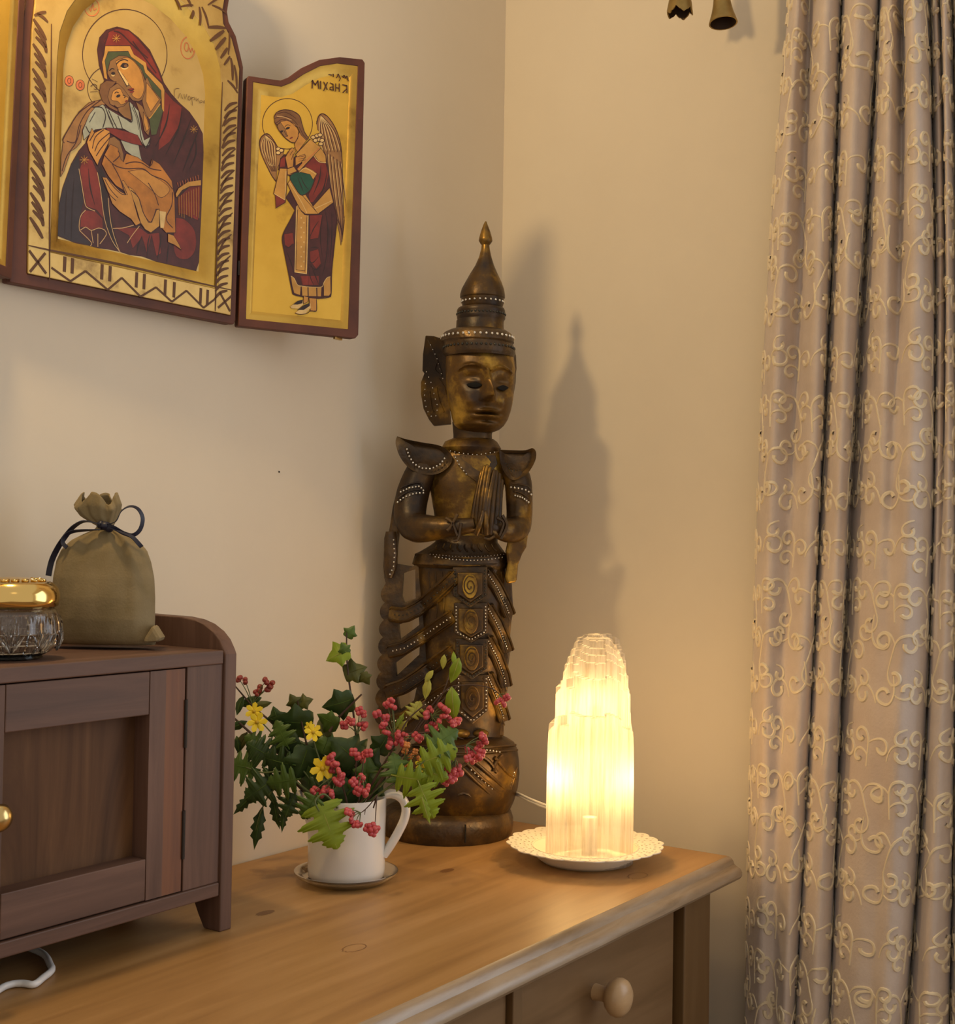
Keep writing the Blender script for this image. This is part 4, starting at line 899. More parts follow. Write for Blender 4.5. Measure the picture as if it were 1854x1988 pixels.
for cx, cy, hw, hh in ((921, 747, 16.5, 5.8), (976.5, 753, 11.5, 5.6)):
    ring = [(cx + hw * math.cos(t * math.pi / 10), cy + hh * math.sin(t * math.pi / 10) * (1 - 0.35 * abs(math.cos(t * math.pi / 10)))) for t in range(20)]
    mb = MB(); c = head.p(cx, cy, 0.0040); mb.loft([[head.p(x, y, -0.006) for x, y in ring], [c + (head.p(cx + (x - cx) * .9, cy + (y - cy) * .9, 0.0012) - c) for x, y in ring], [c + (head.p(cx + (x - cx) * .5, cy + (y - cy) * .5, 0.0014) - c) for x, y in ring]])
    mb.build('eye', M_eye, S, smooth=50, recalc=True)
# hair cap edge behind the brow, right ear flap
cap = Body([(676, 862, 1000, 0.9, 0.0), (700, 860, 1003, 0.75, -0.010), (740, 864, 1002, 0.6, -0.014), (790, 872, 994, 0.5, -0.016), (812, 880, 984, 0.4, -0.016)])
cap.mesh(40).build('hair', M_std, S, smooth=60)
MB().prism([SV(x, y, 0.0) for x, y in ((996, 672), (1002, 690), (1003, 715), (1000, 740), (997, 760), (992, 770), (988, 740), (990, 690))], FH * 0.02).build('ear_ornament', M_std, S, bevel=0.002)
earp = [(826, 651), (842, 652), (858, 657), (866, 676), (872, 720), (872, 770), (876, 823), (842, 826), (832, 813), (822, 793), (817, 765), (817, 742), (824, 724), (820, 719), (821, 687)]
def eard(x, y): return SV(x, y, -0.010 + 0.00045 * (x - 820))
MB().prism([eard(*p) for p in earp], FH * 0.012).build('ear_ornament', M_st, S, bevel=0.002)
for P in ([(836, 670), (848, 695), (856, 722), (860, 735)], [(828, 722), (838, 745), (844, 770), (850, 790), (846, 810), (836, 808), (828, 795), (824, 770), (826, 745)]):
    beads([eard(*p) - FH * 0.0005 for p in along(P, 8 + 8 * (len(P) > 5))], SV.m(1.5), bead)
for P in ([(830, 660), (845, 690), (858, 725)], [(850, 700), (845, 718), (858, 730)], [(852, 735), (862, 750), (866, 765)], [(834, 760), (838, 790), (842, 800)], [(848, 752), (852, 775), (862, 800)]): ridge.tube(catmull([eard(*p) - FH * 0.0004 for p in P], 4), SV.m(1.6), 5)
crown = [(430, 941.5, 944.5), (437, 938, 947), (450, 933.5, 952), (462, 930, 955.5), (468, 929.5, 956), (474, 933, 952), (476, 935, 950), (484, 934, 951), (500, 929.5, 954.5), (516, 922.5, 959.5), (533, 912, 967), (549, 903, 974.5), (562, 896, 979), (572, 893, 980.5), (578, 893, 980.5), (580, 895.5, 978.5), (593, 897, 977), (597, 899, 975), (599, 890, 979), (602, 887.5, 980.5), (606, 886.5, 981), (610, 888, 980), (614, 886.5, 981), (619, 887, 981), (622, 888, 979), (624, 886, 978), (641, 885, 978), (646, 876, 984)]
CB = Body([(y, l, r, 0.98, 0.006) for y, l, r in crown])
CB.mesh(44).build('crown_spire', M_st, S, smooth=38)
diad = Body([(y, l, r, 0.99, 0.010) for y, l, r in ((643, 872, 984), (648, 862, 992), (654, 857, 997), (665, 857, 998), (668, 860, 995), (671, 861, 997), (687, 861, 999), (690, 863, 998), (694, 866, 997))])
diad.mesh(56).build('diadem', M_std, S, smooth=38)
def ring_beads(body, py, n, r, mb, a0=-0.1, a1=math.pi + 0.1, out=0.0003):
    c, a, b, w0 = body.sec(py); ctr = SV(c, py, w0)
    beads([ctr + RH * (a + out) * math.cos(a0 + (a1 - a0) * k / (n - 1)) - FH * (b + out) * math.sin(a0 + (a1 - a0) * k / (n - 1)) for k in range(n)], SV.m(r), mb)
ring_beads(diad, 657, 22, 2.9, bead); ring_beads(diad, 677, 26, 2.7, dbead); ring_beads(CB, 587, 14, 2.6, bead); ring_beads(CB, 611, 22, 2.3, dbead)
# shoulder pads
def pad(pts, cx, cy, dish, w0):
    n = len(pts)
    rim = catmull([SV(x, y, w0 + 0.012) for x, y in pts + [pts[0]]], 4)[:-1]; m = len(rim); c = SV(cx, cy, w0 - dish)
    rings = [[p + FH * 0.010 for p in rim], rim, [c + (p - c) * 0.86 + FH * 0.003 for p in rim], [c + (p - c) * 0.72 + FH * 0.006 for p in rim], [c + (p - c) * 0.35 + FH * 0.002 for p in rim]]
    MB().loft(rings).build('shoulder_pad', M_std, S, smooth=45, recalc=True)
pad([(771, 847), (790, 853), (820, 859), (856, 866), (877, 884), (874, 902), (856, 917), (835, 922), (809, 917), (790, 905), (775, 884), (768, 860)], 826, 880, -0.012, 0.018)
pad([(969, 873), (995, 874), (1020, 874), (1034, 870), (1041, 879), (1038, 897), (1024, 919), (1000, 932), (984, 924), (972, 900)], 1006, 895, -0.012, 0.012)
beads([SV(x, y, 0.031) for x, y in along([(790, 872), (794, 885), (803, 900), (818, 909), (838, 910), (855, 901), (863, 890)], 15)], SV.m(2.3), bead)
beads([SV(x, y, 0.025) for x, y in along([(982, 900), (992, 914), (1010, 912)], 7)], SV.m(1.4), dbead)
# arms
def limb(name, path, m_=M_st, n=14):
    ps = catmull([V((*SV(x, y, w0), r)) if False else SV(x, y, w0) for x, y, w0, r in path], 5)
    rs = []
    for i in range(len(path) - 1):
        for k in range(5): rs.append(SV.m(path[i][3] + (path[i + 1][3] - path[i][3]) * k / 5))
    rs.append(SV.m(path[-1][3]))
    return MB().tube(ps, rs, n).build(name, m_, S, smooth=60)
limb('arm', [(838, 890, 0.005, 26), (816, 920, 0.010, 30), (801, 960, 0.014, 32), (796, 1000, 0.022, 31), (804, 1022, 0.034, 29), (830, 1026, 0.050, 26), (865, 1024, 0.062, 20), (900, 1022, 0.068, 16), (922, 1018, 0.070, 13)])
limb('arm', [(985, 900, 0.000, 26), (1004, 930, 0.004, 27), (1008, 970, 0.008, 26), (1008, 1005, 0.014, 25), (1003, 1026, 0.026, 25), (985, 1030, 0.046, 23), (965, 1028, 0.060, 16), (948, 1022, 0.068, 13)])
# sleeve drape hanging outside the left arm
MB().prism([SV(x, y, 0.008) for x, y in ((786, 912), (800, 930), (785, 990), (776, 1030), (772, 1060), (770, 1100), (758, 1090), (752, 1040), (756, 1025), (762, 985), (772, 945))], FH * 0.018).build('sleeve_drape', M_std, S, bevel=0.003)
MB().prism([SV(x, y, 0.004) for x, y in ((1020, 925), (1026, 945), (1034, 955), (1034, 990), (1030, 1025), (1020, 1055), (1012, 1040), (1014, 980))], FH * 0.016).build('sleeve_drape', M_st, S, bevel=0.003)
# armlets
for P, w0 in (([(778, 955), (795, 947), (815, 944), (822, 952)], 0.034), ([(772, 975), (785, 965), (805, 958), (822, 957)], 0.035)):
    ridge.tube(catmull([SV(x, y - 7, w0) for x, y in P], 4), SV.m(1.6), 6); beads([SV(x, y, w0 + 0.001) for x, y in along(P, 9)], SV.m(2.2), bead)
for P, w0 in (([(992, 946), (1008, 948), (1024, 952), (1031, 960)], 0.026), ([(1000, 962), (1014, 966), (1026, 975)], 0.026)):
    ridge.tube(catmull([SV(x, y - 8, w0) for x, y in P], 4), SV.m(1.6), 6); beads([SV(x, y, w0 + 0.001) for x, y in along(P, 7)], SV.m(2.2), bead)
# joined hands: palms and ten fingers
hands = MB()
def finger(P, r0, r1):
    ps = catmull([SV(*p) for p in P], 4); n = len(ps)
    hands.tube(ps, [SV.m(r0 + (r1 - r0) * i / (n - 1)) * (1 if i < n - 1 else 0.55) for i in range(n)], 8)
for P, a, b in (([(918, 1034, .062), (919, 1005, .066), (925, 965, .062), (933, 925, .056), (937, 912, .054)], 6.5, 3.4), ([(924, 1034, .068), (926, 1000, .072), (931, 955, .068), (939, 915, .059), (942, 904, .057)], 6.5, 3.4), ([(931, 1034, .073), (933, 1000, .077), (938, 955, .073), (944, 914, .063), (947, 902, .060)], 6.5, 3.4), ([(937, 1034, .076), (939, 1000, .080), (943, 960, .076), (949, 920, .066), (952, 907, .062)], 6.2, 3.3),
                ([(940, 1036, .074), (944, 1005, .079), (949, 965, .075), (957, 926, .064), (960, 912, .060)], 7.5, 4), ([(950, 1036, .070), (953, 1005, .074), (957, 965, .070), (962, 926, .060), (964, 913, .058)], 7.5, 4), ([(958, 1036, .066), (962, 1005, .068), (965, 968, .064), (968, 932, .056), (969, 918, .054)], 7.5, 4), ([(966, 1036, .060), (968, 1008, .062), (970, 975, .058), (973, 942, .050), (974, 930, .048)], 7, 3.8),
                ([(925, 1036, .080), (931, 1020, .086), (936, 1003, .084), (938, 990, .082)], 6, 3.8), ([(945, 1036, .080), (944, 1020, .086), (943, 1003, .084), (943, 992, .082)], 6, 3.8)): finger(P, a, b)
hands.build('joined_hands', M_st, S, smooth=60)
for P in ([(865, 1005), (878, 1015), (888, 1040)], [(888, 998), (876, 1020), (868, 1030)], [(895, 1015), (890, 1045), (880, 1050)], [(965, 1005), (978, 1015), (970, 1040)], [(975, 1000), (984, 1020), (972, 1046)], [(960, 1040), (950, 1046), (940, 1044)]):
    MB().tube(catmull([SV(x, y, 0.078 if x < 930 else 0.072) for x, y in P], 4), SV.m(3.2), 6).build('wrist_bow', M_std, S, smooth=60)
# carved lines on skirt
for x in (832, 845, 858, 965, 973): ridge_on(skirt, [(x, 1110), (x + 4, 1160), (x + 2, 1200)], 1.4)
tag(ridge.build('carved_ridges', M_st, S, smooth=60), kind='stuff')
tag(bead.build('mirror_inlay', M_bead, S, smooth=180), kind='stuff')
tag(dbead.build('dark_inlay', M_bead_d, S, smooth=180), kind='stuff')
# ------------------------------------------------------------------ lace-rimmed plate and crystal lamp
rc = on_z(1136, 1637, ZT + 0.021); PCn = V((rc.x, rc.y, ZT))
ev = View((rc.x, rc.y, ZT)); PR = ev.m(150)
M_plate = mat('cream_enamel', (0.86, 0.78, 0.62), 0.35)
P_ = thing('lace_plate', 'cream metal plate with pierced lace rim under the crystal lamp', 'plate', PCn)
rw_ = PR * 0.66
MB().lathe(PCn, [(0.001, 0.0022), (rw_ * 0.80, 0.0022), (rw_ * 0.92, 0.006), (rw_, 0.0165), (rw_ + 0.002, 0.0185), (rw_ + 0.002, 0.0165), (rw_ * 0.94, 0.005), (rw_ * 0.82, 0.0), (0.001, 0.0)], 72, cap0=False, cap1=False).build('well', M_plate, P_, smooth=60)
# rim: scalloped ring with real holes
NS = 24; out_l = []; in_l = []; hl_ = []
for k in range(NS * 8):
    t = 2 * math.pi * k / (NS * 8); ph = (k % 8) / 8
    r = PR * (0.965 + 0.035 * abs(math.sin(math.pi * ph)) ** 0.6 + (0.018 if (k // 8) % 2 == 0 else 0.0) * math.sin(math.pi * ph))
    out_l.append((r, t))
for k in range(96): in_l.append((rw_ + 0.0005, 2 * math.pi * k / 96))
def rz(r): return ZT + 0.0175 + 0.0045 * ((r - rw_) / (PR - rw_)) ** 0.8 if r > rw_ else ZT + 0.0175
def pol(r, t): return PCn + V((r * math.cos(t), r * math.sin(t), 0)) + ZV * (rz(r) - ZT)
for row, (rf, n, a, b) in enumerate(((0.955, 48, 0.0023, 0.0016), (0.895, 48, 0.0017, 0.0020), (0.838, 48, 0.0022, 0.0012), (0.785, 48, 0.0015, 0.0017), (0.735, 48, 0.0017, 0.0013), (0.693, 48, 0.0014, 0.0010))):
    for k in range(n):
        t0 = 2 * math.pi * (k + 0.5 * (row % 2)) / n; r0 = PR * rf
        hl_.append([(r0 + b * math.sin(q * math.pi / 3), t0 + a / r0 * math.cos(q * math.pi / 3)) for q in range(6)])
flat = [V((r * math.cos(t), r * math.sin(t), 0)) for r, t in out_l]
def sectors():
    """triangulate sector by sector so that the holes stay clean"""
    mb = MB()
    for s_ in range(NS):
        t0, t1 = 2 * math.pi * s_ / NS, 2 * math.pi * (s_ + 1) / NS
        o = [out_l[(s_ * 8 + q) % (NS * 8)] for q in range(9)]; o = [(r, t0 + (t1 - t0) * q / 8) for q, (r, t) in enumerate(o)]
        i = [(rw_ + 0.0005, t1 + (t0 - t1) * q / 4) for q in range(5)]
        hs = [h for h in hl_ if all(t0 + 0.002 < t % (2 * math.pi) < t1 - 0.002 or False for r, t in h)]
        ps = [pol(r, t) for r, t in o + i]; hh = [[pol(r, t) for r, t in h] for h in hs]
        d2 = lambda l: [V((p.x, p.y, 0)) for p in l]
        loops = [d2(ps)] + [d2(h) for h in hh]; tri = tessellate_polygon(loops); fl = [p for l in [ps] + hh for p in l]; N = len(fl)
        fsx = []
        for t in tri:
            a, b, c = (fl[q] for q in t)
            if (b - a).cross(c - a).z < 0: t = (t[0], t[2], t[1])
            fsx.append(tuple(t)); fsx.append(tuple(q + N for q in t[::-1]))
        off = 0
        for li, l in enumerate([ps] + hh):
            m = len(l)
            for q in range(m):
                if li == 0 and (q == 8 or q == m - 1): continue
                a, b = off + q, off + (q + 1) % m; fsx.append((a, N + a, N + b, b))
            off += m
        mb.add(fl + [p - ZV * 0.0011 for p in fl], fsx)
    return mb
sectors().build('lace_rim', M_plate, P_, recalc=False)

# crystal: ragged stepped column, hollow, lit by bulbs inside plus an added upper light
lc = PCn + RH * ev.m(8) + (-FH) * 0.002; lv = View((lc.x, lc.y, ZT)); zb_ = ZT + 0.0024
LZ = lambda py: lv(1145, py, 0).z
prof_l = [(1231, 8), (1234, 22), (1240, 32), (1248, 40), (1258, 46), (1270, 50), (1285, 57), (1300, 60), (1324, 61.5), (1328, 69), (1390, 71), (1398, 79.5), (1425, 81), (1500, 82), (1645, 82.5)]
rng = random.Random(3)
NA = 150; NZ = 210; ztop_ = LZ(1231); ws_ = []
cols = []; k = 0
while k < NA:
    n = rng.choice((4, 6, 8, 11, 14)); cols.append((k, min(NA, k + n), rng.uniform(-0.0016, 0.0014), rng.uniform(-0.014, 0.014))); k += n
def pyz(z): return 1645 + (1231 - 1645) * (z - LZ(1645)) / (ztop_ - LZ(1645))
steps = [-1e9, 1236, 1243, 1254, 1268, 1281, 1296, 1326, 1396, 1e9]
rings = []
for i in range(NZ + 1):
    z = zb_ + (ztop_ - zb_) * i / NZ; rg = []
    for a, b, dr_, dz_ in cols:
        for j in range(a, b):
            t = 2 * math.pi * j / NA; sh = 9 * math.sin(2.0 * t + 1.3) + dz_ * 1300 + 5 * math.sin(5 * t)
            y = pyz(z) + sh * (1 if pyz(z) < 1440 else max(0, 1 - (pyz(z) - 1440) / 60))
            # snap to the next ledge so that the sides stay upright between ledges
            for q in range(len(steps) - 1):
                if steps[q] <= y < steps[q + 1]:
                    ys = steps[q + 1] if steps[q + 1] < 1e8 else y
                    y2 = steps[q] + (min(ys, 1645) - steps[q]) * 0.85 if steps[q] > 0 else 1233
                    break
            rr = lerp_rows(prof_l, max(1231, min(1645, 0.25 * y + 0.75 * y2)))[1]
            r = lv.m(rr) * (1 + 0.035 * math.sin(3 * t + 0.4)) + dr_ * (0.5 + 0.5 * min(1, (y - 1231) / 100)) + 0.00018 * math.sin(j * 2.1)
            if i > NZ - 3: r *= 0.75
            sh_ = lv.m(7 if y < 1326 else 3 if y < 1396 else 0); rg.append(V((lc.x + r * math.cos(t), lc.y + r * math.sin(t), z)) + RH * sh_)
    rings.append(rg)
M_cry = bpy.data.materials.new('selenite'); M_cry.use_nodes = True
nt = M_cry.node_tree; nt.nodes.remove(nt.nodes['Principled BSDF']); out_n = nt.nodes['Material Output']
tc = nd(M_cry, 'ShaderNodeTexCoord'); mp = nd(M_cry, 'ShaderNodeMapping'); mp.inputs['Scale'].default_value = (1, 1, 0.045); ln(M_cry, tc.outputs['Object'], mp.inputs['Vector'])
nz = nd(M_cry, 'ShaderNodeTexNoise', Scale=170.0, Detail=5.0, Roughness=0.65); ln(M_cry, mp.outputs[0], nz.inputs['Vector'])
cr = nd(M_cry, 'ShaderNodeValToRGB'); cr.color_ramp.elements[0].position = 0.30; cr.color_ramp.elements[0].color = (0.40, 0.34, 0.25, 1); cr.color_ramp.elements[1].position = 0.55; cr.color_ramp.elements[1].color = (0.66, 0.62, 0.56, 1)
ln(M_cry, nz.outputs['Fac'], cr.inputs['Fac'])
tl = nd(M_cry, 'ShaderNodeBsdfTranslucent'); df = nd(M_cry, 'ShaderNodeBsdfDiffuse'); gl = nd(M_cry, 'ShaderNodeBsdfGlossy', Roughness=0.25); tp = nd(M_cry, 'ShaderNodeBsdfTransparent')
ln(M_cry, cr.outputs[0], tl.inputs['Color']); ln(M_cry, cr.outputs[0], df.inputs['Color'])
bp_ = nd(M_cry, 'ShaderNodeBump', Strength=0.5, Distance=0.001); ln(M_cry, nz.outputs['Fac'], bp_.inputs['Height'])
for q in (tl, df, gl): ln(M_cry, bp_.outputs[0], q.inputs['Normal'])
m1 = nd(M_cry, 'ShaderNodeMixShader'); m1.inputs[0].default_value = 0.72; ln(M_cry, df.outputs[0], m1.inputs[1]); ln(M_cry, tl.outputs[0], m1.inputs[2])
m2 = nd(M_cry, 'ShaderNodeMixShader'); m2.inputs[0].default_value = 0.05; ln(M_cry, m1.outputs[0], m2.inputs[1]); ln(M_cry, gl.outputs[0], m2.inputs[2])
m3 = nd(M_cry, 'ShaderNodeMixShader'); m3.inputs[0].default_value = 0.46; ln(M_cry, m2.outputs[0], m3.inputs[1]); ln(M_cry, tp.outputs[0], m3.inputs[2])
ln(M_cry, m3.outputs[0], out_n.inputs['Surface'])
LMP = thing('crystal_lamp', 'glowing white selenite crystal tower lamp on the lace plate', 'lamp', V((lc.x, lc.y, zb_)))
cm = MB().loft(rings, False, True)
cm.build('crystal', M_cry, LMP)
M_bulb = bpy.data.materials.new('bulb_glow'); M_bulb.use_nodes = True
M_bulb.node_tree.nodes.remove(M_bulb.node_tree.nodes['Principled BSDF'])
em = nd(M_bulb, 'ShaderNodeEmission', Strength=3.0); em.inputs['Color'].default_value = (1.0, 0.72, 0.36, 1); bt = nd(M_bulb, 'ShaderNodeBsdfTransparent'); bx_ = nd(M_bulb, 'ShaderNodeMixShader'); bx_.inputs[0].default_value = 0.92
ln(M_bulb, em.outputs[0], bx_.inputs[1]); ln(M_bulb, bt.outputs[0], bx_.inputs[2]); ln(M_bulb, bx_.outputs[0], M_bulb.node_tree.nodes['Material Output'].inputs['Surface'])
bz = LZ(1502)
for s_ in (-1.15, 0.95): MB().lathe(V((lc.x, lc.y, bz)) + RH * 0.026 * s_ - FH * 0.010, [(0.003, -0.02), (0.004, -0.016), (0.007, -0.009), (0.008, 0), (0.006, 0.006), (0.003, 0.0085), (0.0005, 0.009)], 16).build('bulb', M_bulb, LMP, smooth=60)
M_sock = mat('pale_socket', (0.55, 0.52, 0.46), 0.5)
M_wht = mat('white_plastic', (0.80, 0.76, 0.68), 0.4)
MB().lathe(V((lc.x, lc.y, zb_)), [(0.030, 0.0), (0.030, 0.004), (0.009, 0.006), (0.008, 0.050), (0.001, 0.051)], 24).build('socket', M_sock, LMP, smooth=40)
for s_ in (-1.15, 0.95): light('crystal_lamp_bulb', 'POINT', V((lc.x, lc.y, bz)) + RH * 0.026 * s_ - FH * 0.010, 0.45, (1.0, 0.62, 0.24), shadow_soft_size=0.010)
light('crystal_lamp_glow_fill', 'POINT', (lc.x, lc.y, LZ(1370)), 0.54, (1.0, 0.64, 0.27), shadow_soft_size=0.014)  # added light with no bulb of its own, evens the glow up the crystal
# flat white twin flex leaving behind the lamp
cpts = [on_plane(*p) for p in ((1075, 1572, lc + FH * 0.045, FH), (1058, 1567, lc + FH * 0.06, FH), (1030, 1556, lc + FH * 0.09, FH), (1004, 1544, lc + FH * 0.13, FH), (985, 1540, lc + FH * 0.17, FH))]
cpts += [V((XR + 0.03, -0.06, ZT + 0.03)), V((XR + 0.05, -0.03, ZT - 0.10)), V((XR + 0.05, -0.03, ZT - 0.40))]
fl_ = MB(); cc = catmull(cpts, 6)
fl_.tube(cc, 0.0016, 8); fl_.tube([p + ZV * 0.0029 for p in cc], 0.0016, 8)
fl_.build('flex', M_wht, LMP, smooth=60)
# ------------------------------------------------------------------ glass saucer and white jug
jc = on_z(672, 1700, ZT + 0.006); jc.z = ZT
JV = View(jc)
M_glass = bpy.data.materials.new('clear_glass'); M_glass.use_nodes = True
M_glass.node_tree.nodes.remove(M_glass.node_tree.nodes['Principled BSDF'])
g1 = nd(M_glass, 'ShaderNodeBsdfTransparent'); g1.inputs['Color'].default_value = (0.93, 0.92, 0.89, 1); g2 = nd(M_glass, 'ShaderNodeBsdfGlossy', Roughness=0.04); g3 = nd(M_glass, 'ShaderNodeMixShader'); g4 = nd(M_glass, 'ShaderNodeLayerWeight', Blend=0.45)
ln(M_glass, g4.outputs['Facing'], g3.inputs[0]); ln(M_glass, g1.outputs[0], g3.inputs[1]); ln(M_glass, g2.outputs[0], g3.inputs[2]); ln(M_glass, g3.outputs[0], M_glass.node_tree.nodes['Material Output'].inputs['Surface'])
M_china = mat('white_china', (0.80, 0.78, 0.74), 0.16, 0.0, **{'Coat Weight': 0.3})
SA = thing('glass_saucer', 'clear glass saucer under the white jug', 'saucer', jc)
rs = JV.m(100)
MB().lathe(jc, [(0.001, 0.0), (rs * 0.70, 0.0), (rs * 0.74, 0.0015), (rs * 0.95, 0.0075), (rs, 0.0105), (rs, 0.0125), (rs * 0.96, 0.0125), (rs * 0.86, 0.0075), (rs * 0.80, 0.0050), (0.001, 0.0045)], 72, cap0=False, cap1=False).build('dish', M_glass, SA, smooth=50)
jz = ZT + 0.0055
J = thing('white_jug', 'small white china jug with spout and handle holding the flowers', 'jug', V((jc.x, jc.y, jz)))
JC = V((jc.x, jc.y, jz)); zr = JV(668, 1545, 0).z - jz; r0 = JV.m(75)
def jug_ring(r, h, sp):
    out = []
    for k in range(64):
        t = 2 * math.pi * k / 64; d = RH * math.cos(t) - FH * math.sin(t)
        lip = sp * max(0, math.cos(t - math.pi)) ** 5
        out.append(JC + d * (r + lip) + ZV * (h + lip * 0.22))
    return out
rows = [(r0 * 0.94, 0.0, 0), (r0 * 0.975, 0.002, 0), (r0 * 0.99, 0.010, 0), (r0 * 0.99, zr * 0.45, 0), (r0 * 0.99, zr * 0.62, 0.0015), (r0 * 1.0, zr * 0.78, 0.006), (r0 * 1.0, zr * 0.90, 0.011), (r0 * 1.01, zr * 0.985, 0.0150), (r0 * 1.005, zr, 0.0155), (r0 * 0.985, zr * 1.003, 0.0155), (r0 * 0.965, zr * 0.99, 0.0145), (r0 * 0.955, zr * 0.78, 0.006), (r0 * 0.95, zr * 0.5, 0), (r0 * 0.95, 0.006, 0)]
MB().loft([jug_ring(*r) for r in rows]).build('body', M_china, J, smooth=60)
hp = [JV(x, y, 0) for x, y in ((744, 1543), (762, 1541), (780, 1550), (788, 1568), (785, 1590), (774, 1614), (760, 1638), (745, 1660))]
MB().tube(catmull(hp, 6), JV.m(8.8), 14, flat=(-FH, 1.7)).build('handle', M_china, J, smooth=60)

# ------------------------------------------------------------------ flowers and leaves
def leafm(name, a, b, rough=0.42, tr=0.25):
    m = noisy(mat(name, a, rough), [a, b], nscale=45)
    bsdf(m).inputs['Subsurface Weight'].default_value = 0.0
    nt = m.node_tree; o = nt.nodes['Material Output']; tl = nd(m, 'ShaderNodeBsdfTranslucent'); mx = nd(m, 'ShaderNodeMixShader'); mx.inputs[0].default_value = tr
    tl.inputs['Color'].default_value = (min(1, b[0] * 1.6), min(1, b[1] * 1.6), b[2], 1)
    ln(m, bsdf(m).outputs[0], mx.inputs[1]); ln(m, tl.outputs[0], mx.inputs[2]); ln(m, mx.outputs[0], o.inputs['Surface']); return m
LG = {'dark': leafm('leaf_dark', (0.034, 0.066, 0.016), (0.065, 0.120, 0.030)), 'mid': leafm('leaf_mid', (0.075, 0.14, 0.022), (0.13, 0.22, 0.04)), 'lite': leafm('leaf_light', (0.22, 0.31, 0.02), (0.34, 0.44, 0.04), tr=0.35),
      'olive': leafm('leaf_olive', (0.085, 0.095, 0.018), (0.15, 0.155, 0.035)), 'pale': leafm('bract_pale', (0.36, 0.38, 0.07), (0.50, 0.50, 0.14), tr=0.4)}
M_stem = noisy(mat('stem_brown', (0.06, 0.03, 0.02), 0.6), [(0.05, 0.025, 0.015), (0.09, 0.05, 0.03)], nscale=60)
M_stemg = mat('stem_green', (0.10, 0.13, 0.04), 0.5)
M_pink = noisy(mat('berry_pink', (0.55, 0.08, 0.09), 0.35), [(0.42, 0.045, 0.06), (0.62, 0.11, 0.12)], nscale=70)
M_dred = noisy(mat('berry_dark_red', (0.25, 0.03, 0.02), 0.35), [(0.20, 0.025, 0.02), (0.32, 0.05, 0.035)], nscale=70)
M_oran = mat('berry_orange', (0.55, 0.20, 0.05), 0.35)
M_yel = mat('petal_yellow', (0.92, 0.68, 0.02), 0.45); M_yc = mat('flower_centre', (0.55, 0.36, 0.02), 0.5)
NECK = JC + ZV * zr
frng = random.Random(11)
IVY = [(0, 0.0), (0.24, -0.14), (0.50, -0.10), (0.60, 0.04), (0.56, 0.22), (0.74, 0.36), (0.88, 0.52), (0.62, 0.62), (0.42, 0.72), (0.30, 0.92), (0.14, 1.10), (0.0, 1.25)]
def lobed(n=5):
    pts = [(0.04, 0.0), (0.06, 0.28)]
    for y, r in ((0.20, 0.58), (0.48, 0.80), (0.78, 0.64)):
        pts += [(0.30, y), (r * 0.62, y + 0.010), (r * 0.80, y + 0.03), (r * 0.86, y + 0.06), (r, y + 0.085), (r * 0.97, y + 0.12), (r * 0.84, y + 0.145), (r * 0.86, y + 0.175), (r * 0.62, y + 0.20), (r * 0.46, y + 0.225), (0.28, y + 0.25)]
    return pts + [(0.26, 1.05), (0.34, 1.09), (0.24, 1.16), (0.25, 1.20), (0.12, 1.24), (0.10, 1.29), (0.0, 1.33)]
LOB = lobed()
NAR = [(0.03, 0.0), (0.12, 0.2), (0.22, 0.32), (0.15, 0.42), (0.25, 0.58), (0.14, 0.66), (0.2, 0.82), (0.1, 0.9), (0.0, 1.2)]
OVA = [(0.02, 0.0), (0.22, 0.25), (0.30, 0.55), (0.2, 0.9), (0.0, 1.2)]
KIND = {'ivy': IVY, 'lob': LOB, 'nar': NAR, 'ova': OVA}
def leaf(parent, kind, col, px, py, w, size, ang, tilt=None, fold=0.25):
    """px,py: centre; size in px; ang: direction of the tip in degrees, 0 = right, 90 = up"""
    half = KIND[kind]; c = JV(px, py, w); s_ = JV.m(size)
    a = math.radians(ang); d = RH * math.cos(a) + ZV * math.sin(a)
    side = d.cross(-FH).normalized()
    tilt = frng.uniform(-0.5, 0.5) if tilt is None else tilt
    nrm = (-FH * math.cos(tilt) + side * math.sin(tilt)).normalized(); side = d.cross(nrm).normalized()
    pit = frng.uniform(-0.35, 0.45)
    mb = MB(); L = []; R = []; Cn = []
    for x, y in half:
        q = y - 0.55
        bend = -0.18 * q * q * s_ - pit * q * s_ * 0.6
        L.append(c + d * q * s_ + side * x * s_ * 0.9 + nrm * (bend + abs(x) * fold * s_ * 0.6)); R.append(c + d * q * s_ - side * x * s_ * 0.9 + nrm * (bend + abs(x) * fold * s_ * 0.6)); Cn.append(c + d * q * s_ + nrm * bend)
    n = len(half); vs = L + R + Cn; fs = []
    for i in range(n - 1):
        fs.append((2 * n + i, 2 * n + i + 1, i + 1, i)); fs.append((2 * n + i, n + i, n + i + 1, 2 * n + i + 1))
    mb.add(vs, fs)
    o = mb.build('leaf', LG[col], parent, smooth=50, solid=0.0005)
    # veins
    if size > 24:
        vb = MB(); cc_ = [p + nrm * 0.0006 for p in Cn]; vb.tube([cc_[0], cc_[n // 2], cc_[-1]], [0.0006, 0.0005, 0.0002], 5); vb.build('vein', LG['mid' if col == 'dark' else 'pale' if col == 'lite' else col], o)
    return c - d * 0.5 * s_
def stem(parent, pts, r=0.0011, m_=None, name='stem'):
    ps = catmull([p if isinstance(p, Vector) else JV(*p) for p in pts], 5); n = len(ps)
    MB().tube(ps, [r * (1.15 - 0.6 * i / (n - 1)) for i in range(n)], 7).build(name, m_ or M_stem, parent, smooth=60)
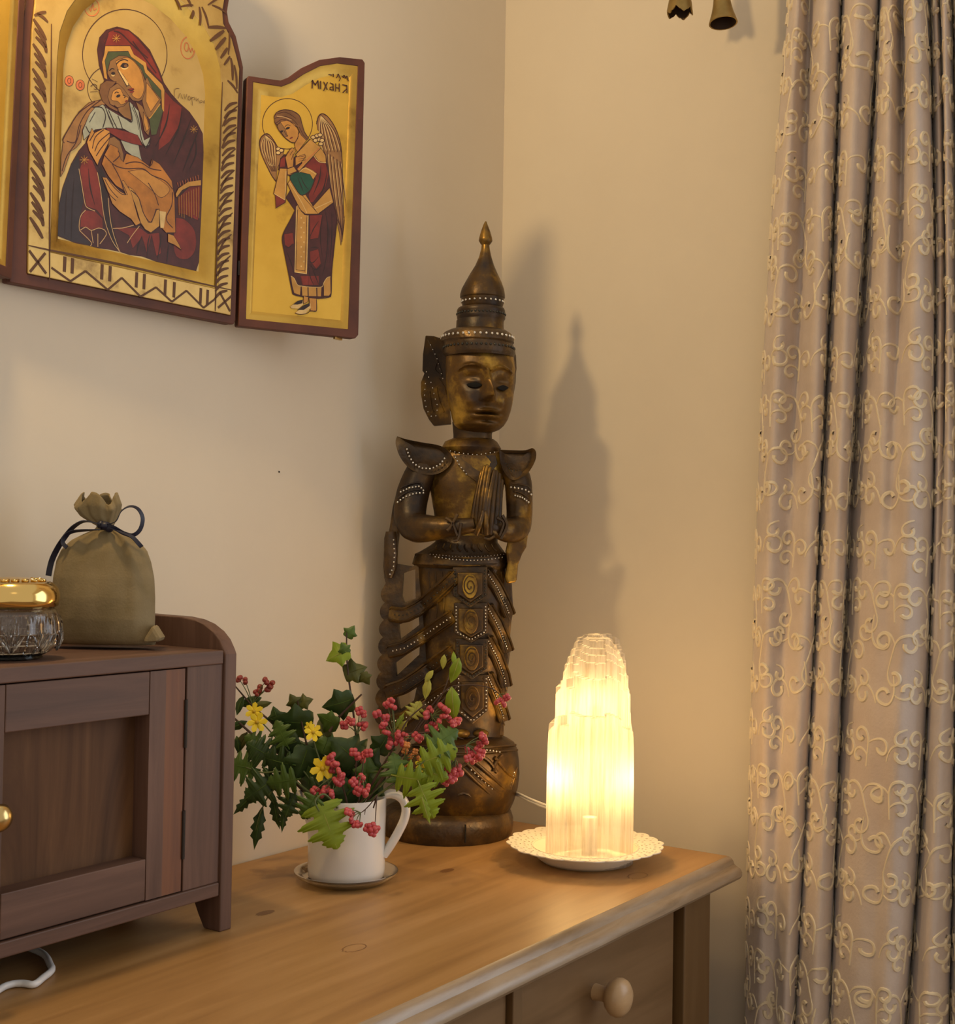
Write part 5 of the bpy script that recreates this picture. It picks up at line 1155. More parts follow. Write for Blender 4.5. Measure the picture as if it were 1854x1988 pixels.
def berry(parent, px, py, w=0.0, r=8.5, m_=None, top=None):
    """four-lobed spindle fruit"""
    c = JV(px, py, w); R_ = JV.m(r); mb = MB(); a0 = frng.uniform(0, 1.5); ax = V((frng.uniform(-1, 1), frng.uniform(-1, 1), frng.uniform(-0.3, 1))).normalized(); u = ax.orthogonal().normalized(); v = ax.cross(u)
    for k in range(4):
        t = a0 + k * math.pi / 2; mb.ball(c + (u * math.cos(t) + v * math.sin(t)) * R_ * 0.55, R_ * 0.62, 10, 7)
    mb.build('berry', m_ or M_pink, parent, smooth=180)
    return c
def cluster(parent, spots, hub, w, r=8.5, m_=None, st=True):
    h = JV(hub[0], hub[1], w) if len(hub) == 2 else JV(*hub)
    for x, y in spots:
        ww = w + frng.uniform(-0.006, 0.008); c = berry(parent, x, y, ww, r * frng.uniform(0.85, 1.12), m_)
        if st: stem(parent, [h, (h + c) / 2 + V((0, 0, 0.002)), c], 0.0006, M_stemg, 'stalk')
def flower(parent, px, py, w, r, ang=0.0):
    c = JV(px, py, w); R_ = JV.m(r); nrm = (-FH + RH * math.cos(ang) * 0.35 + ZV * 0.25 * math.sin(ang)).normalized(); u = ZV.cross(nrm).normalized(); v = nrm.cross(u); mb = MB()
    for k in range(6):
        t = k * math.pi / 3 + ang; d = u * math.cos(t) + v * math.sin(t); s_ = nrm.cross(d)
        P = [c, c + d * R_ * .45 + s_ * R_ * .26, c + d * R_ * .85 + s_ * R_ * .28 + nrm * R_ * .12, c + d * R_ * 1.08 + nrm * R_ * .16, c + d * R_ * .85 - s_ * R_ * .28 + nrm * R_ * .12, c + d * R_ * .45 - s_ * R_ * .26]
        mb.add(P, [(0, 1, 2), (0, 2, 3), (0, 3, 4), (0, 4, 5)])
    o = mb.build('blossom', M_yel, parent, solid=0.0004)
    MB().ball(c + nrm * R_ * .1, R_ * .22, 8, 6).build('flower_centre', M_yc, o, smooth=180)
    MB().tube([c - nrm * R_ * .9, c], [R_ * .12, R_ * .2], 8).build('flower_tube', M_yel, o, smooth=60)
def sprig(name, label, cat): return thing(name, label, cat, NECK - ZV * 0.02, 'cut flowers and foliage in the white jug')
dp = lambda x, w=0.0: (x, 1568, w)             # somewhere inside the mouth of the jug
# tall ivy
t = sprig('ivy_sprig', 'tall ivy shoot rising highest from the jug with three leaves at its tip', 'ivy')
stem(t, [dp(690, .0), (693, 1500, 0), (692, 1441, 0), (684, 1368, 0), (677, 1317, 0), (673, 1270, 0), (673, 1222, 0)], 0.0014)
for a in (('ivy', 'mid', 681, 1226, .0, 20, 60), ('ivy', 'lite', 655, 1272, .004, 36, 205), ('ivy', 'mid', 668, 1258, .004, 18, 120), ('ivy', 'olive', 690, 1302, .0, 34, 20), ('ivy', 'olive', 710, 1318, .002, 20, -60), ('ivy', 'dark', 656, 1366, .006, 46, 195), ('ivy', 'mid', 636, 1398, .004, 34, 160), ('ivy', 'dark', 668, 1455, .012, 52, 140), ('ivy', 'dark', 700, 1450, .0, 28, 40), ('ivy', 'olive', 626, 1412, -.004, 30, 100)): leaf(t, *a)
stem(t, [(640, 1420, .002), (660, 1390, .003), (702, 1348, .004)], 0.0018)
# dark ivy at left
t = sprig('ivy_sprig', 'dark ivy shoot with broad leaves and a curled tip, left half of the bouquet', 'ivy')
stem(t, [dp(640, -.004), (612, 1500, -.006), (594, 1440, -.008), (582, 1385, -.008), (578, 1360, -.008)], 0.0013)
for a in (('ivy', 'dark', 566, 1402, -.006, 58, 170), ('ivy', 'olive', 570, 1360, -.008, 22, 120), ('ivy', 'olive', 594, 1362, -.008, 22, 20), ('ivy', 'dark', 586, 1484, .006, 54, 250), ('ivy', 'dark', 552, 1448, .0, 46, 200), ('ivy', 'dark', 608, 1454, -.01, 40, 60), ('ivy', 'mid', 634, 1440, -.004, 36, 70), ('ivy', 'dark', 536, 1388, -.012, 26, 110), ('ivy', 'dark', 600, 1520, .004, 44, 250), ('ivy', 'dark', 640, 1510, .0, 40, 90), ('ivy', 'dark', 680, 1500, -.006, 44, 80), ('ivy', 'dark', 722, 1475, -.008, 40, 60), ('ivy', 'dark', 745, 1440, -.016, 38, 60), ('ivy', 'dark', 668, 1532, .012, 44, 100), ('ivy', 'mid', 700, 1528, .004, 40, 60), ('ivy', 'dark', 730, 1520, .002, 44, 45), ('ivy', 'dark', 625, 1528, .010, 44, 140), ('ivy', 'mid', 712, 1492, .0, 40, 85), ('ivy', 'dark', 655, 1480, -.006, 46, 110)): leaf(t, *a)
# left dark-red berry twig
t = sprig('berry_twig', 'brown twig with dark red berries leaning far left behind the cabinet edge', 'berry twig')
stem(t, [dp(645, -.01), (590, 1535, -.012), (545, 1480, -.016), (505, 1440, -.02), (452, 1392, -.025)], 0.0022)
stem(t, [(560, 1440, -.012), (530, 1405, -.015), (490, 1370, -.018), (455, 1330, -.02)], 0.0014)
cluster(t, [(464, 1318), (476, 1322), (516, 1322), (527, 1328), (522, 1336), (504, 1338), (498, 1345)], (490, 1368), -.018, 8.5, M_dred)
for a in (('ova', 'dark', 487, 1362, -.02, 40, 200), ('ova', 'dark', 466, 1368, -.02, 34, 250), ('ova', 'olive', 508, 1368, -.02, 30, 10), ('ova', 'dark', 462, 1408, -.024, 34, 200), ('ova', 'olive', 470, 1440, -.03, 40, 240), ('ova', 'dark', 462, 1445, -.03, 30, 280), ('ova', 'dark', 600, 1470, -.02, 60, 120), ('ova', 'dark', 565, 1480, -.02, 50, 150)): leaf(t, *a)
# winter jasmine
t = sprig('jasmine_sprig', 'green stem with two yellow star flowers at the upper left', 'jasmine')
stem(t, [dp(650, .004), (600, 1510, .004), (560, 1460, .002), (520, 1415, 0), (498, 1392, 0)], 0.0011, M_stemg)
flower(t, 493, 1381, .004, 17, 0.4); flower(t, 499, 1402, .010, 19, 0.1)
t = sprig('jasmine_sprig', 'yellow flower and bud on a short stem in the middle of the bouquet', 'jasmine')
stem(t, [dp(655, .012), (630, 1500, .016), (612, 1450, .014), (607, 1420, .012)], 0.0011, M_stemg)
flower(t, 608, 1422, .018, 17, 0.8); flower(t, 601, 1410, .014, 10, 0.2)
t = sprig('jasmine_sprig', 'large bright yellow flower low above the jug rim', 'jasmine')
stem(t, [dp(650, .02), (636, 1520, .026), (627, 1496, .028)], 0.0011, M_stemg); flower(t, 626, 1492, .036, 24, 0.2)
t = sprig('jasmine_sprig', 'orange buds and a small yellow flower right of the jug centre', 'jasmine')
stem(t, [dp(690, .01), (745, 1520, .014), (785, 1475, .016), (812, 1465, .018)], 0.0010, M_stemg)
cluster(t, [(790, 1446), (786, 1458), (797, 1468), (806, 1459), (812, 1472), (792, 1490)], (785, 1475), .018, 6.5, M_oran); flower(t, 818, 1485, .024, 13, 0.6)
# spindle branches
t = sprig('spindle_sprig', 'pink spindle berry branch in the centre reaching over the statue base', 'berry twig')
stem(t, [dp(695, .01), (735, 1500, .012), (765, 1450, .012), (790, 1400, .01), (825, 1368, .008)], 0.0013)
cluster(t, [(759, 1360), (763, 1372), (752, 1368), (732, 1386), (748, 1394), (744, 1408), (750, 1422), (760, 1432), (772, 1426), (770, 1440), (780, 1440), (756, 1446), (784, 1428), (807, 1428), (814, 1434)], (768, 1440), .014, 8.5)
t = sprig('spindle_sprig', 'pink spindle berries on a thin stalk beside the middle of the tall ivy stem', 'berry twig')
stem(t, [dp(685, .006), (690, 1500, .008), (694, 1440, .008), (697, 1400, .008)], 0.0010)
cluster(t, [(676, 1398), (668, 1408), (684, 1402), (698, 1380), (706, 1386), (700, 1406), (708, 1410)], (694, 1425), .012, 8.5)
t = sprig('spindle_sprig', 'upper right spindle branch with coral pink berries before the statue apron', 'berry twig')
stem(t, [dp(705, .004), (760, 1490, .004), (800, 1430, .004), (835, 1385, .004), (890, 1330, .002)], 0.0014)
cluster(t, [(835, 1378), (828, 1388), (858, 1372), (866, 1378), (862, 1390), (872, 1396), (888, 1400), (880, 1404), (840, 1408), (850, 1412), (832, 1414), (852, 1402)], (838, 1392), .006, 8.5)
t = sprig('spindle_sprig', 'right spindle branch with drooping pink berries before the lotus base', 'berry twig')
stem(t, [dp(705, .012), (770, 1475, .012), (840, 1450, .010), (900, 1448, .008), (930, 1430, .006)], 0.0012)
stem(t, [(790, 1425, .01), (850, 1422, .01), (900, 1435, .01)], 0.0009)
cluster(t, [(937, 1430), (942, 1438), (932, 1444), (908, 1456), (918, 1462), (926, 1456), (930, 1470), (920, 1476), (908, 1472), (934, 1462)], (905, 1447), .008, 8.5)
cluster(t, [(890, 1492), (882, 1498), (872, 1504), (862, 1510), (866, 1518), (878, 1512), (892, 1502), (854, 1506), (870, 1494)], (885, 1475), .012, 8.5)
t = sprig('spindle_sprig', 'thin twig ending in two coral berries at the statue side, rightmost of all', 'berry twig')
stem(t, [dp(712, -.004), (790, 1440, -.002), (860, 1345, 0), (905, 1330, 0), (950, 1335, 0), (975, 1352, 0)], 0.0009)
cluster(t, [(984, 1354), (974, 1360), (966, 1362), (978, 1366)], (970, 1348), 0.0, 7.0)
t = sprig('spindle_sprig', 'pink spindle berries lying over the front rim of the jug', 'berry twig')
stem(t, [dp(675, .03), (668, 1535, .036), (655, 1500, .036), (645, 1470, .034)], 0.0011)
cluster(t, [(643, 1468), (640, 1478), (650, 1484), (658, 1498), (646, 1494), (662, 1508), (652, 1516), (634, 1532), (644, 1542), (626, 1540), (614, 1532), (608, 1538), (660, 1520)], (655, 1505), .040, 9)
t = sprig('spindle_sprig', 'two small bunches of pink berries above the jug rim centre', 'berry twig')
stem(t, [dp(695, .025), (700, 1520, .03), (704, 1490, .03), (706, 1468, .028)], 0.0010)
cluster(t, [(686, 1460), (694, 1468), (708, 1464), (716, 1462), (704, 1472)], (704, 1480), .030, 8.5); cluster(t, [(686, 1518), (694, 1526), (702, 1510), (704, 1532), (714, 1530), (694, 1536), (708, 1540)], (702, 1505), .034, 9)
t = sprig('spindle_sprig', 'spindle stalk hanging down the jug front with two berries', 'berry twig')
stem(t, [dp(725, .05), (732, 1543, .062), (720, 1560, .064), (705, 1575, .064), (694, 1580, .064)], 0.0007); stem(t, [(731, 1545, .062), (730, 1570, .063), (728, 1598, .063)], 0.0007); stem(t, [(709, 1572, .064), (708, 1582, .064)], 0.0005)
cluster(t, [(676, 1576), (684, 1582), (682, 1592), (690, 1600), (698, 1602)], (700, 1578), .064, 7.5, None, True); cluster(t, [(714, 1608), (722, 1606), (730, 1610), (724, 1616)], (728, 1598), .064, 8.5)
# lobed leaves
t = sprig('lobed_leaf_sprig', 'drooping yellow-green lobed leaf hanging over the jug front', 'leaf')
stem(t, [dp(655, .045), (630, 1542, .056), (612, 1555, .062), (620, 1575, .066)], 0.0012, M_stemg); leaf(t, 'lob', 'lite', 632, 1588, .064, 78, -68, -0.15); leaf(t, 'lob', 'mid', 604, 1560, .058, 44, 240, 0.1)
t = sprig('lobed_leaf_sprig', 'light green lobed leaves at the right of the jug beside the handle', 'leaf')
stem(t, [dp(700, .02), (760, 1525, .026), (800, 1500, .028), (830, 1470, .028)], 0.0013, M_stemg)
for a in (('lob', 'lite', 824, 1546, .030, 60, -66, -0.1), ('lob', 'lite', 842, 1472, .028, 62, 20, 0.1), ('lob', 'mid', 852, 1440, .022, 54, 35, -0.2), ('lob', 'lite', 790, 1510, .030, 56, -10, 0.2), ('lob', 'mid', 770, 1500, .026, 48, 100, 0.2), ('nar', 'lite', 826, 1572, .034, 44, -70, 0.1), ('lob', 'lite', 838, 1500, .026, 44, -20, 0.0)): leaf(t, *a)
t = sprig('lobed_leaf_sprig', 'dark green lobed leaves spreading left and drooping towards the dresser', 'leaf')
stem(t, [dp(640, .01), (590, 1530, .014), (550, 1500, .014), (510, 1500, .012), (478, 1490, .01)], 0.0014, M_stemg); stem(t, [(560, 1510, .014), (525, 1540, .012), (505, 1580, .01), (495, 1620, .008)], 0.0010, M_stemg)
for a in (('lob', 'mid', 478, 1490, .006, 52, 170, 0.2), ('lob', 'dark', 516, 1524, .010, 62, 215, 0.0), ('lob', 'dark', 512, 1462, .008, 50, 150, 0.1), ('lob', 'mid', 550, 1432, .010, 46, 120, -0.2), ('nar', 'dark', 474, 1560, .008, 50, 225, 0.1), ('nar', 'dark', 501, 1606, .008, 66, 262, 0.1), ('nar', 'dark', 535, 1576, .010, 54, 280, 0.2), ('lob', 'dark', 566, 1556, .016, 42, 250, 0.1), ('lob', 'mid', 556, 1516, .018, 52, 190, 0.0), ('lob', 'dark', 546, 1480, .012, 52, 170, -0.2), ('lob', 'mid', 500, 1440, .0, 36, 160, 0.2), ('nar', 'dark', 550, 1590, .012, 40, 265, 0.0)): leaf(t, *a)
# pale bracts
t = sprig('bract_twig', 'upright twig with pale yellow-green hanging bracts against the statue skirt', 'twig')
stem(t, [dp(705, -.006), (770, 1470, -.004), (825, 1400, -.002), (862, 1340, 0), (880, 1275, 0)], 0.0010)
for a in (('ova', 'pale', 833, 1312, .004, 24, 235), ('ova', 'pale', 829, 1336, .004, 34, 260), ('ova', 'lite', 884, 1300, .004, 44, 255), ('ova', 'pale', 861, 1284, .004, 24, 265), ('ova', 'lite', 879, 1364, .004, 56, 275), ('ova', 'lite', 881, 1278, .004, 20, 90), ('lob', 'pale', 804, 1382, .0, 30, 60), ('nar', 'lite', 776, 1400, .0, 30, 60), ('nar', 'pale', 780, 1412, .002, 34, 230)): leaf(t, *a)

# ------------------------------------------------------------------ drawstring bag
bc = on_z(204, 1249, ctz); bc.y = min(bc.y + 0.045, cyb - 0.055); 
bc = on_y(206, 1249, -0.085); bc.z = ctz; BV = View(bc)
M_bag = noisy(mat('khaki_cotton', (0.25, 0.19, 0.09), 0.9), [(0.21, 0.155, 0.07), (0.29, 0.22, 0.115)], nscale=30, bump=0.18, bscale=500)
M_rib = mat('navy_satin', (0.008, 0.009, 0.028), 0.45)
BG = thing('drawstring_bag', 'khaki cotton drawstring bag tied with navy ribbon on the dark cabinet', 'bag', bc)
brow = [(968, 160, 226, 0.55, 0.9, 0.0), (985, 146, 234, 0.5, 0.8, 0.0), (1002, 158, 228, 0.5, 0.6, 0), (1014, 178, 222, 0.6, 0.4, 0), (1021, 190, 219, 0.7, 0.3, 0), (1028, 187, 226, 0.65, 0.45, 0), (1038, 166, 248, 0.5, 0.7, 0), (1050, 143, 266, 0.46, 0.6, 0), (1068, 124, 283, 0.46, 0.38, 0), (1090, 113, 291, 0.46, 0.22, 0), (1120, 106, 296, 0.48, 0.14, 0), (1160, 103, 299, 0.50, 0.10, 0), (1200, 104, 299, 0.50, 0.08, 0), (1228, 104, 298, 0.46, 0.08, 0), (1242, 103, 302, 0.40, 0.08, 0), (1249, 108, 300, 0.34, 0.05, 0)]
rings = []
for q in range(70):
    py = 1249 + (968 - 1249) * q / 69; r = lerp_rows(brow, py); c = BV((r[1] + r[2]) / 2, py, 0); c.z = max(c.z, ctz + 0.0005)
    a = BV.m((r[2] - r[1]) / 2); b = a * r[3]; f = r[4]; rg = []
    for j in range(96):
        t = 2 * math.pi * j / 96; ct, s_ = math.cos(t), math.sin(t)
        sx = math.copysign(abs(ct) ** 0.8, ct); sy = math.copysign(abs(s_) ** 0.9, s_)
        wob = f * (0.16 * math.sin(9 * t + 0.6) + 0.10 * math.sin(14 * t + 2.1) + 0.05 * math.sin(23 * t)) + 0.018 * math.sin(3 * t + py * 0.035) + 0.012 * math.sin(5 * t - py * 0.06)
        up_ = 0.0
        if py < 1000: up_ = (1000 - py) / 32 * 0.006 * math.sin(4 * t + 1) 
        rg.append(c + RH * a * sx * (1 + wob * 0.35) - FH * b * sy * (1 + wob) + ZV * up_)
    rings.append(rg)
MB().loft(rings, True, False).build('bag_body', M_bag, BG, smooth=70, solid=0.0012)
MB().prism([BV(x, y, 0.02) for x, y in ((296, 1212), (302, 1222), (312, 1238), (312, 1246), (275, 1249), (280, 1238))], FH * 0.02).build('bottom_corner', M_bag, BG, bevel=0.004)
def ribbon(P, wd, m=6):
    mb = MB(); ps = catmull([BV(*p) for p in P], m); n = len(ps); rg = []
    for i, p in enumerate(ps):
        t = (ps[min(i + 1, n - 1)] - ps[max(i - 1, 0)]).normalized(); tw = i / n * 1.5
        sd = (-FH * math.cos(tw) + t.cross(-FH) * math.sin(tw)).normalized(); k = BV.m(wd) / 2; th = t.cross(sd) * 0.0004
        rg.append([p - sd * k - th, p + sd * k - th, p + sd * k + th, p - sd * k + th])
    return mb.loft(rg)
ribbon([(208, 1018, .016), (225, 1012, .02), (236, 992, .02), (252, 983, .018), (268, 988, .014), (277, 1006, .012), (272, 1028, .012), (258, 1039, .014), (240, 1035, .016), (222, 1025, .018), (210, 1022, .018)], 8).build('ribbon_loop', M_rib, BG, smooth=60)
ribbon([(196, 1028, .018), (178, 1029, .02), (158, 1030, .02), (138, 1033, .018), (126, 1042, .016), (122, 1054, .016), (130, 1063, .018)], 8).build('ribbon_loop', M_rib, BG, smooth=60)
ribbon([(196, 1018, .018), (165, 1012, .02), (144, 1022, .018), (128, 1040, .014), (112, 1064, .010), (100, 1090, .008), (94, 1118, .008)], 11).build('ribbon_tail', M_rib, BG, smooth=60)
ribbon([(214, 1024, .018), (236, 1034, .022), (256, 1042, .022), (268, 1054, .022), (275, 1062, .020)], 8).build('ribbon_tail', M_rib, BG, smooth=60)
kn = MB(); kc_ = BV(204, 1021, 0.014)
kn.ball(kc_, 0.0058, 12, 8, sq=(ZV, 0.75)); kn.ball(kc_ + RH * 0.004 - ZV * 0.002, 0.0042, 10, 7); kn.ball(kc_ - RH * 0.004 + ZV * 0.001, 0.0040, 10, 7); kn.loft([[BV(204.5, 1021 + dy, 0) + RH * BV.m(17) * math.cos(t * .2618) - FH * BV.m(12.5) * math.sin(t * .2618) for t in range(24)] for dy in (6, 2, -2, -6)], True, True)
kn.build('ribbon_knot', M_rib, BG, smooth=60)

# ------------------------------------------------------------------ cut-glass jar with gilt lid
jrc = on_y(20, 1250, -0.115); jrc.z = ctz; GV = View(jrc)
GJ = thing('glass_jar', 'cut glass bowl with shiny gold lid at the left edge of the photo', 'jar', jrc)
M_cut = mat('cut_glass', (0.88, 0.86, 0.82), 0.05, 0.0, **{'Transmission Weight': 1.0, 'IOR': 1.5})
M_lid = mat('gilt_lid', (0.80, 0.56, 0.20), 0.14, 1.0)
R_ = GV.m(98); H_ = GV.m(100); rings = []
for (r, h) in ((0.55, 0.0), (0.62, 0.03), (0.60, 0.07), (0.78, 0.16), (0.93, 0.32), (1.0, 0.52), (0.99, 0.70), (0.93, 0.86), (0.84, 0.97), (0.80, 1.0)):
    rg = []
    for j in range(96):
        t = 2 * math.pi * j / 96; fl2 = 0.030 * abs(math.sin(12 * t)) * (1 if 0.1 < h < 0.8 else 0)
        rg.append(jrc + V((math.cos(t), math.sin(t), 0)) * R_ * (r - fl2) + ZV * (H_ * h))
    rings.append(rg)
inn = [[jrc + (p - jrc) * 1.0 for p in rg] for rg in rings]
inn2 = []
for rg, (r, h) in zip(rings, ((0.55, 0), (0.62, .03), (0.60, .07), (0.78, .16), (0.93, .32), (1.0, .52), (.99, .7), (.93, .86), (.84, .97), (.8, 1.0))):
    c = jrc + ZV * (max(h, 0.10) * H_); inn2.append([c + V((p.x - jrc.x, p.y - jrc.y, 0)) * (0.86 if h > 0.08 else 0.7) for p in rg])
MB().loft(rings + inn2[::-1], True, True).build('cut_glass_bowl', M_cut, GJ, recalc=True)
ct_ = MB()
for k in range(10):
    for s_ in range(7):
        a = 2 * math.pi * k / 10 + math.radians(200); da = (s_ - 3) * 0.085
        ct_.tube([jrc + V((math.cos(a + da * q), math.sin(a + da * q), 0)) * R_ * (0.80 + 0.195 * math.sin(min(1.57, 0.5 + q * 1.1))) + ZV * H_ * (0.16 + 0.55 * q - 0.06 * abs(s_ - 3) * q) for q in (0.05, 0.3, 0.6, 0.9)], [0.0007, 0.0012, 0.0014, 0.0006], 5)
ct_.build('cut_fan', M_cut, GJ)
lz = jrc + ZV * (H_ * 0.99); RL = GV.m(90)
MB().lathe(lz, [(RL * 0.88, 0.0), (RL * 0.97, 0.002), (RL, 0.007), (RL * 1.0, 0.012), (RL * 0.96, 0.017), (RL * 0.86, 0.021), (RL * 0.80, 0.0225), (RL * 0.74, 0.0215), (RL * 0.6, 0.024), (RL * 0.3, 0.026), (0.001, 0.0265)], 72).build('lid', M_lid, GJ, smooth=60)
em_ = MB()
for k in range(18):
    a = 2 * math.pi * k / 18; u = V((math.cos(a), math.sin(a), 0)); v = V((-math.sin(a), math.cos(a), 0)); q = lz + ZV * 0.0235
    em_.tube(catmull([q + u * RL * .42, q + u * RL * .56 + v * RL * .08 + ZV * .001, q + u * RL * .68 + ZV * .0, q + u * RL * .60 - v * RL * .05 + ZV * .001], 3), 0.0011, 6)
em_.build('lid_relief', M_lid, GJ, smooth=60)

# ------------------------------------------------------------------ white cable under the cabinet
M_cab = mat('white_cable', (0.78, 0.78, 0.78), 0.35)
zc_ = ZT + 0.0032
cab = [on_z(78, 1838, zc_) + V((0.0, 0.03, 0)), on_z(84, 1852, zc_), on_z(97, 1872, zc_), on_z(100, 1884, zc_), on_z(84, 1898, zc_), on_z(66, 1911, zc_), on_z(44, 1909, zc_), on_z(22, 1911, zc_), on_z(0, 1920, zc_), on_z(-40, 1950, zc_), on_z(-90, 1960, zc_)]
cab = [cab[0] + V((0.05, 0.05, 0))] + cab
o = MB().tube(catmull(cab, 6), 0.0030, 10).build('power_cable', M_cab, None, smooth=60); tag(o, 'white cable curling out from under the dark cabinet', 'cable')
# ------------------------------------------------------------------ embroidered curtain
keys = [(1530, 1470, 1448, .045), (1546, 1496, 1470, .085), (1572, 1535, 1502, .074, .046), (1602, 1564, 1524, .094), (1625, 1586, 1537, .080), (1633, 1593, 1543, .034), (1641, 1600, 1551, .072), (1668, 1622, 1580, .100), (1698, 1642, 1603, .080), (1706, 1652, 1610, .030), (1715, 1668, 1618, .072),
        (1732, 1706, 1650, .102, .088), (1749, 1735, 1684, .106, .052), (1764, 1765, 1714, .108, .112), (1794, 1803, 1748, .084), (1802, 1811, 1756, .034), (1811, 1820, 1765, .072, .085), (1824, 1829, 1784, .088, .048), (1832, 1838, 1804, .094), (1840, 1850, 1832, .074), (1847, 1858, 1841, .032), (1857, 1872, 1858, .072), (1885, 1905, 1905, .09), (1915, 1940, 1945, .06)]
zs3 = []
for py in (0, 1000, 1988): zs3.append(on_x(1620, py, -0.07).z)
tabs = []
for a, b, c, d, *e in keys:
    dt = e[0] if e else d
    tabs.append((on_x(a, 0, -dt).y, on_x(b, 1000, -(d * .7 + dt * .3)).y, on_x(c, 1988, -d).y, d, dt))
def cur_y(k, z):
    z0, z1, z2 = zs3; y0, y1, y2 = tabs[k][:3]
    if z > z0: z_ = z0 + (z - z0) * 0.5; return y0 + (y0 - y1) / (z0 - z1) * (z_ - z0)
    if z < z2: return y2 + (y1 - y2) / (z1 - z2) * (z - z2) * 0.6
    L0 = (z - z1) * (z - z2) / ((z0 - z1) * (z0 - z2)); L1 = (z - z0) * (z - z2) / ((z1 - z0) * (z1 - z2)); L2 = (z - z0) * (z - z1) / ((z2 - z0) * (z2 - z1))
    return y0 * L0 + y1 * L1 + y2 * L2
SUB = 7; ZN = 90; ZC0, ZC1 = 0.02, 2.20
grid = []
for i in range(ZN + 1):
    z = ZC0 + (ZC1 - ZC0) * i / ZN
    pts = [V((-(tabs[k][3] + (tabs[k][4] - tabs[k][3]) * max(0.0, min(1.0, (z - zs3[1] + 0.25) / (zs3[0] - zs3[1] + 0.25))) + 0.004 * math.sin(z * 5 + k * 1.7)), cur_y(k, z), z)) for k in range(len(keys))]
    grid.append(catmull(pts, SUB))
NU = len(grid[0])
M_cur = noisy(mat('taupe_velvet', (0.32, 0.25, 0.19), 0.75), [(0.54, 0.445, 0.39), (0.66, 0.56, 0.50)], nscale=14, bump=0.25, bscale=260)
bsdf(M_cur).inputs['Sheen Weight'].default_value = 0.35; bsdf(M_cur).inputs['Sheen Roughness'].default_value = 0.4
M_emb = mat('embroidery_thread', (0.80, 0.68, 0.48), 0.36); bsdf(M_emb).inputs['Sheen Weight'].default_value = 0.2
CU = thing('curtain', 'long taupe curtain with raised scroll embroidery hanging in folds at right', 'curtain', V((-0.06, tabs[6][1], ZC0)))
mb = MB(); mb.add([p for r in grid for p in r], [(i * NU + j, i * NU + j + 1, (i + 1) * NU + j + 1, (i + 1) * NU + j) for i in range(ZN) for j in range(NU - 1)])
mb.build('cloth', M_cur, CU, smooth=180, solid=0.0016)
# arc length across the cloth at mid height
mid = grid[ZN // 2]; AL = [0.0]
for a, b in zip(mid, mid[1:]): AL.append(AL[-1] + (b - a).length)
def cloth(u, z):
    """point and normal at arc length u, height z"""
    u = max(0.0005, min(AL[-1] - 0.0005, u)); lo, hi = 0, len(AL) - 1
    while hi - lo > 1:
        m = (lo + hi) // 2
        if AL[m] <= u: lo = m
        else: hi = m
    t = (u - AL[lo]) / (AL[lo + 1] - AL[lo]); f = (z - ZC0) / (ZC1 - ZC0) * ZN; i = max(0, min(ZN - 1, int(f))); g = f - i
    p = (grid[i][lo] * (1 - t) + grid[i][lo + 1] * t) * (1 - g) + (grid[i + 1][lo] * (1 - t) + grid[i + 1][lo + 1] * t) * g
    du = grid[i][lo + 1] - grid[i][lo]; dz = grid[i + 1][lo] - grid[i][lo]
    n = du.cross(dz).normalized()
    if n.x > 0 and abs(n.x) > 0.02: n = -n if n.dot(V((-1, 0, 0))) < 0 else n
    return p, n
NSGN = 1 if (grid[0][9] - grid[0][8]).cross(grid[1][8] - grid[0][8]).x < 0 else -1
def cloth2(u, z):
    u = max(0.0005, min(AL[-1] - 0.0005, u)); lo, hi = 0, len(AL) - 1
    while hi - lo > 1:
        m = (lo + hi) // 2
        if AL[m] <= u: lo = m
        else: hi = m
    t = (u - AL[lo]) / (AL[lo + 1] - AL[lo]); f = (z - ZC0) / (ZC1 - ZC0) * ZN; i = max(0, min(ZN - 1, int(f))); g = f - i
    p = (grid[i][lo] * (1 - t) + grid[i][lo + 1] * t) * (1 - g) + (grid[i + 1][lo] * (1 - t) + grid[i + 1][lo + 1] * t) * g
    n = ((grid[i][lo + 1] - grid[i][lo]).cross(grid[i + 1][lo] - grid[i][lo])).normalized() * SG
    return p, n
du_ = grid[40][60] - grid[40][59]; SG = 1
s_tot = sum(((grid[40][j + 1] - grid[40][j]).cross(grid[41][j] - grid[40][j])).x for j in range(NU - 1)); SG = -1 if s_tot > 0 else 1
embm = MB()
def cord(pts, w0, w1):
    """half-round cord lying on the cloth; pts in (u,z)"""
    n = len(pts); L = []
    fr = [cloth2(u, z) for u, z in pts]; rings = []
    for i in range(n):
        p, nn = fr[i]; t = (fr[min(i + 1, n - 1)][0] - fr[max(i - 1, 0)][0])
        if t.length < 1e-7: return
        t.normalize(); s_ = nn.cross(t).normalized(); k = (w0 + (w1 - w0) * i / (n - 1))
        q = p + nn * 0.0006
        rings.append([q - s_ * k, q - s_ * k * 0.6 + nn * k * 0.8, q + s_ * k * 0.6 + nn * k * 0.8, q + s_ * k])
    embm.loft(rings, False, False, closed=False)
def scroll(u, z, head, L, turn, hand, w0=0.0010, w1=0.0028, lead=0.0):
    """clothoid: a stem that winds up ever tighter into a curl; returns its first points"""
    n = 26; P = [(u, z)]; x, y = u, z
    for i in range(n):
        s = (i + 0.5) / n; a = math.radians(head) + hand * math.radians(turn) * max(0.0, (s - lead) / (1 - lead)) ** 1.7
        x += math.cos(a) * L / n; y += math.sin(a) * L / n; P.append((x, y))
    cord(P, w0, w1)
    return P
er = random.Random(5)
uu = 0.012; ci = 0
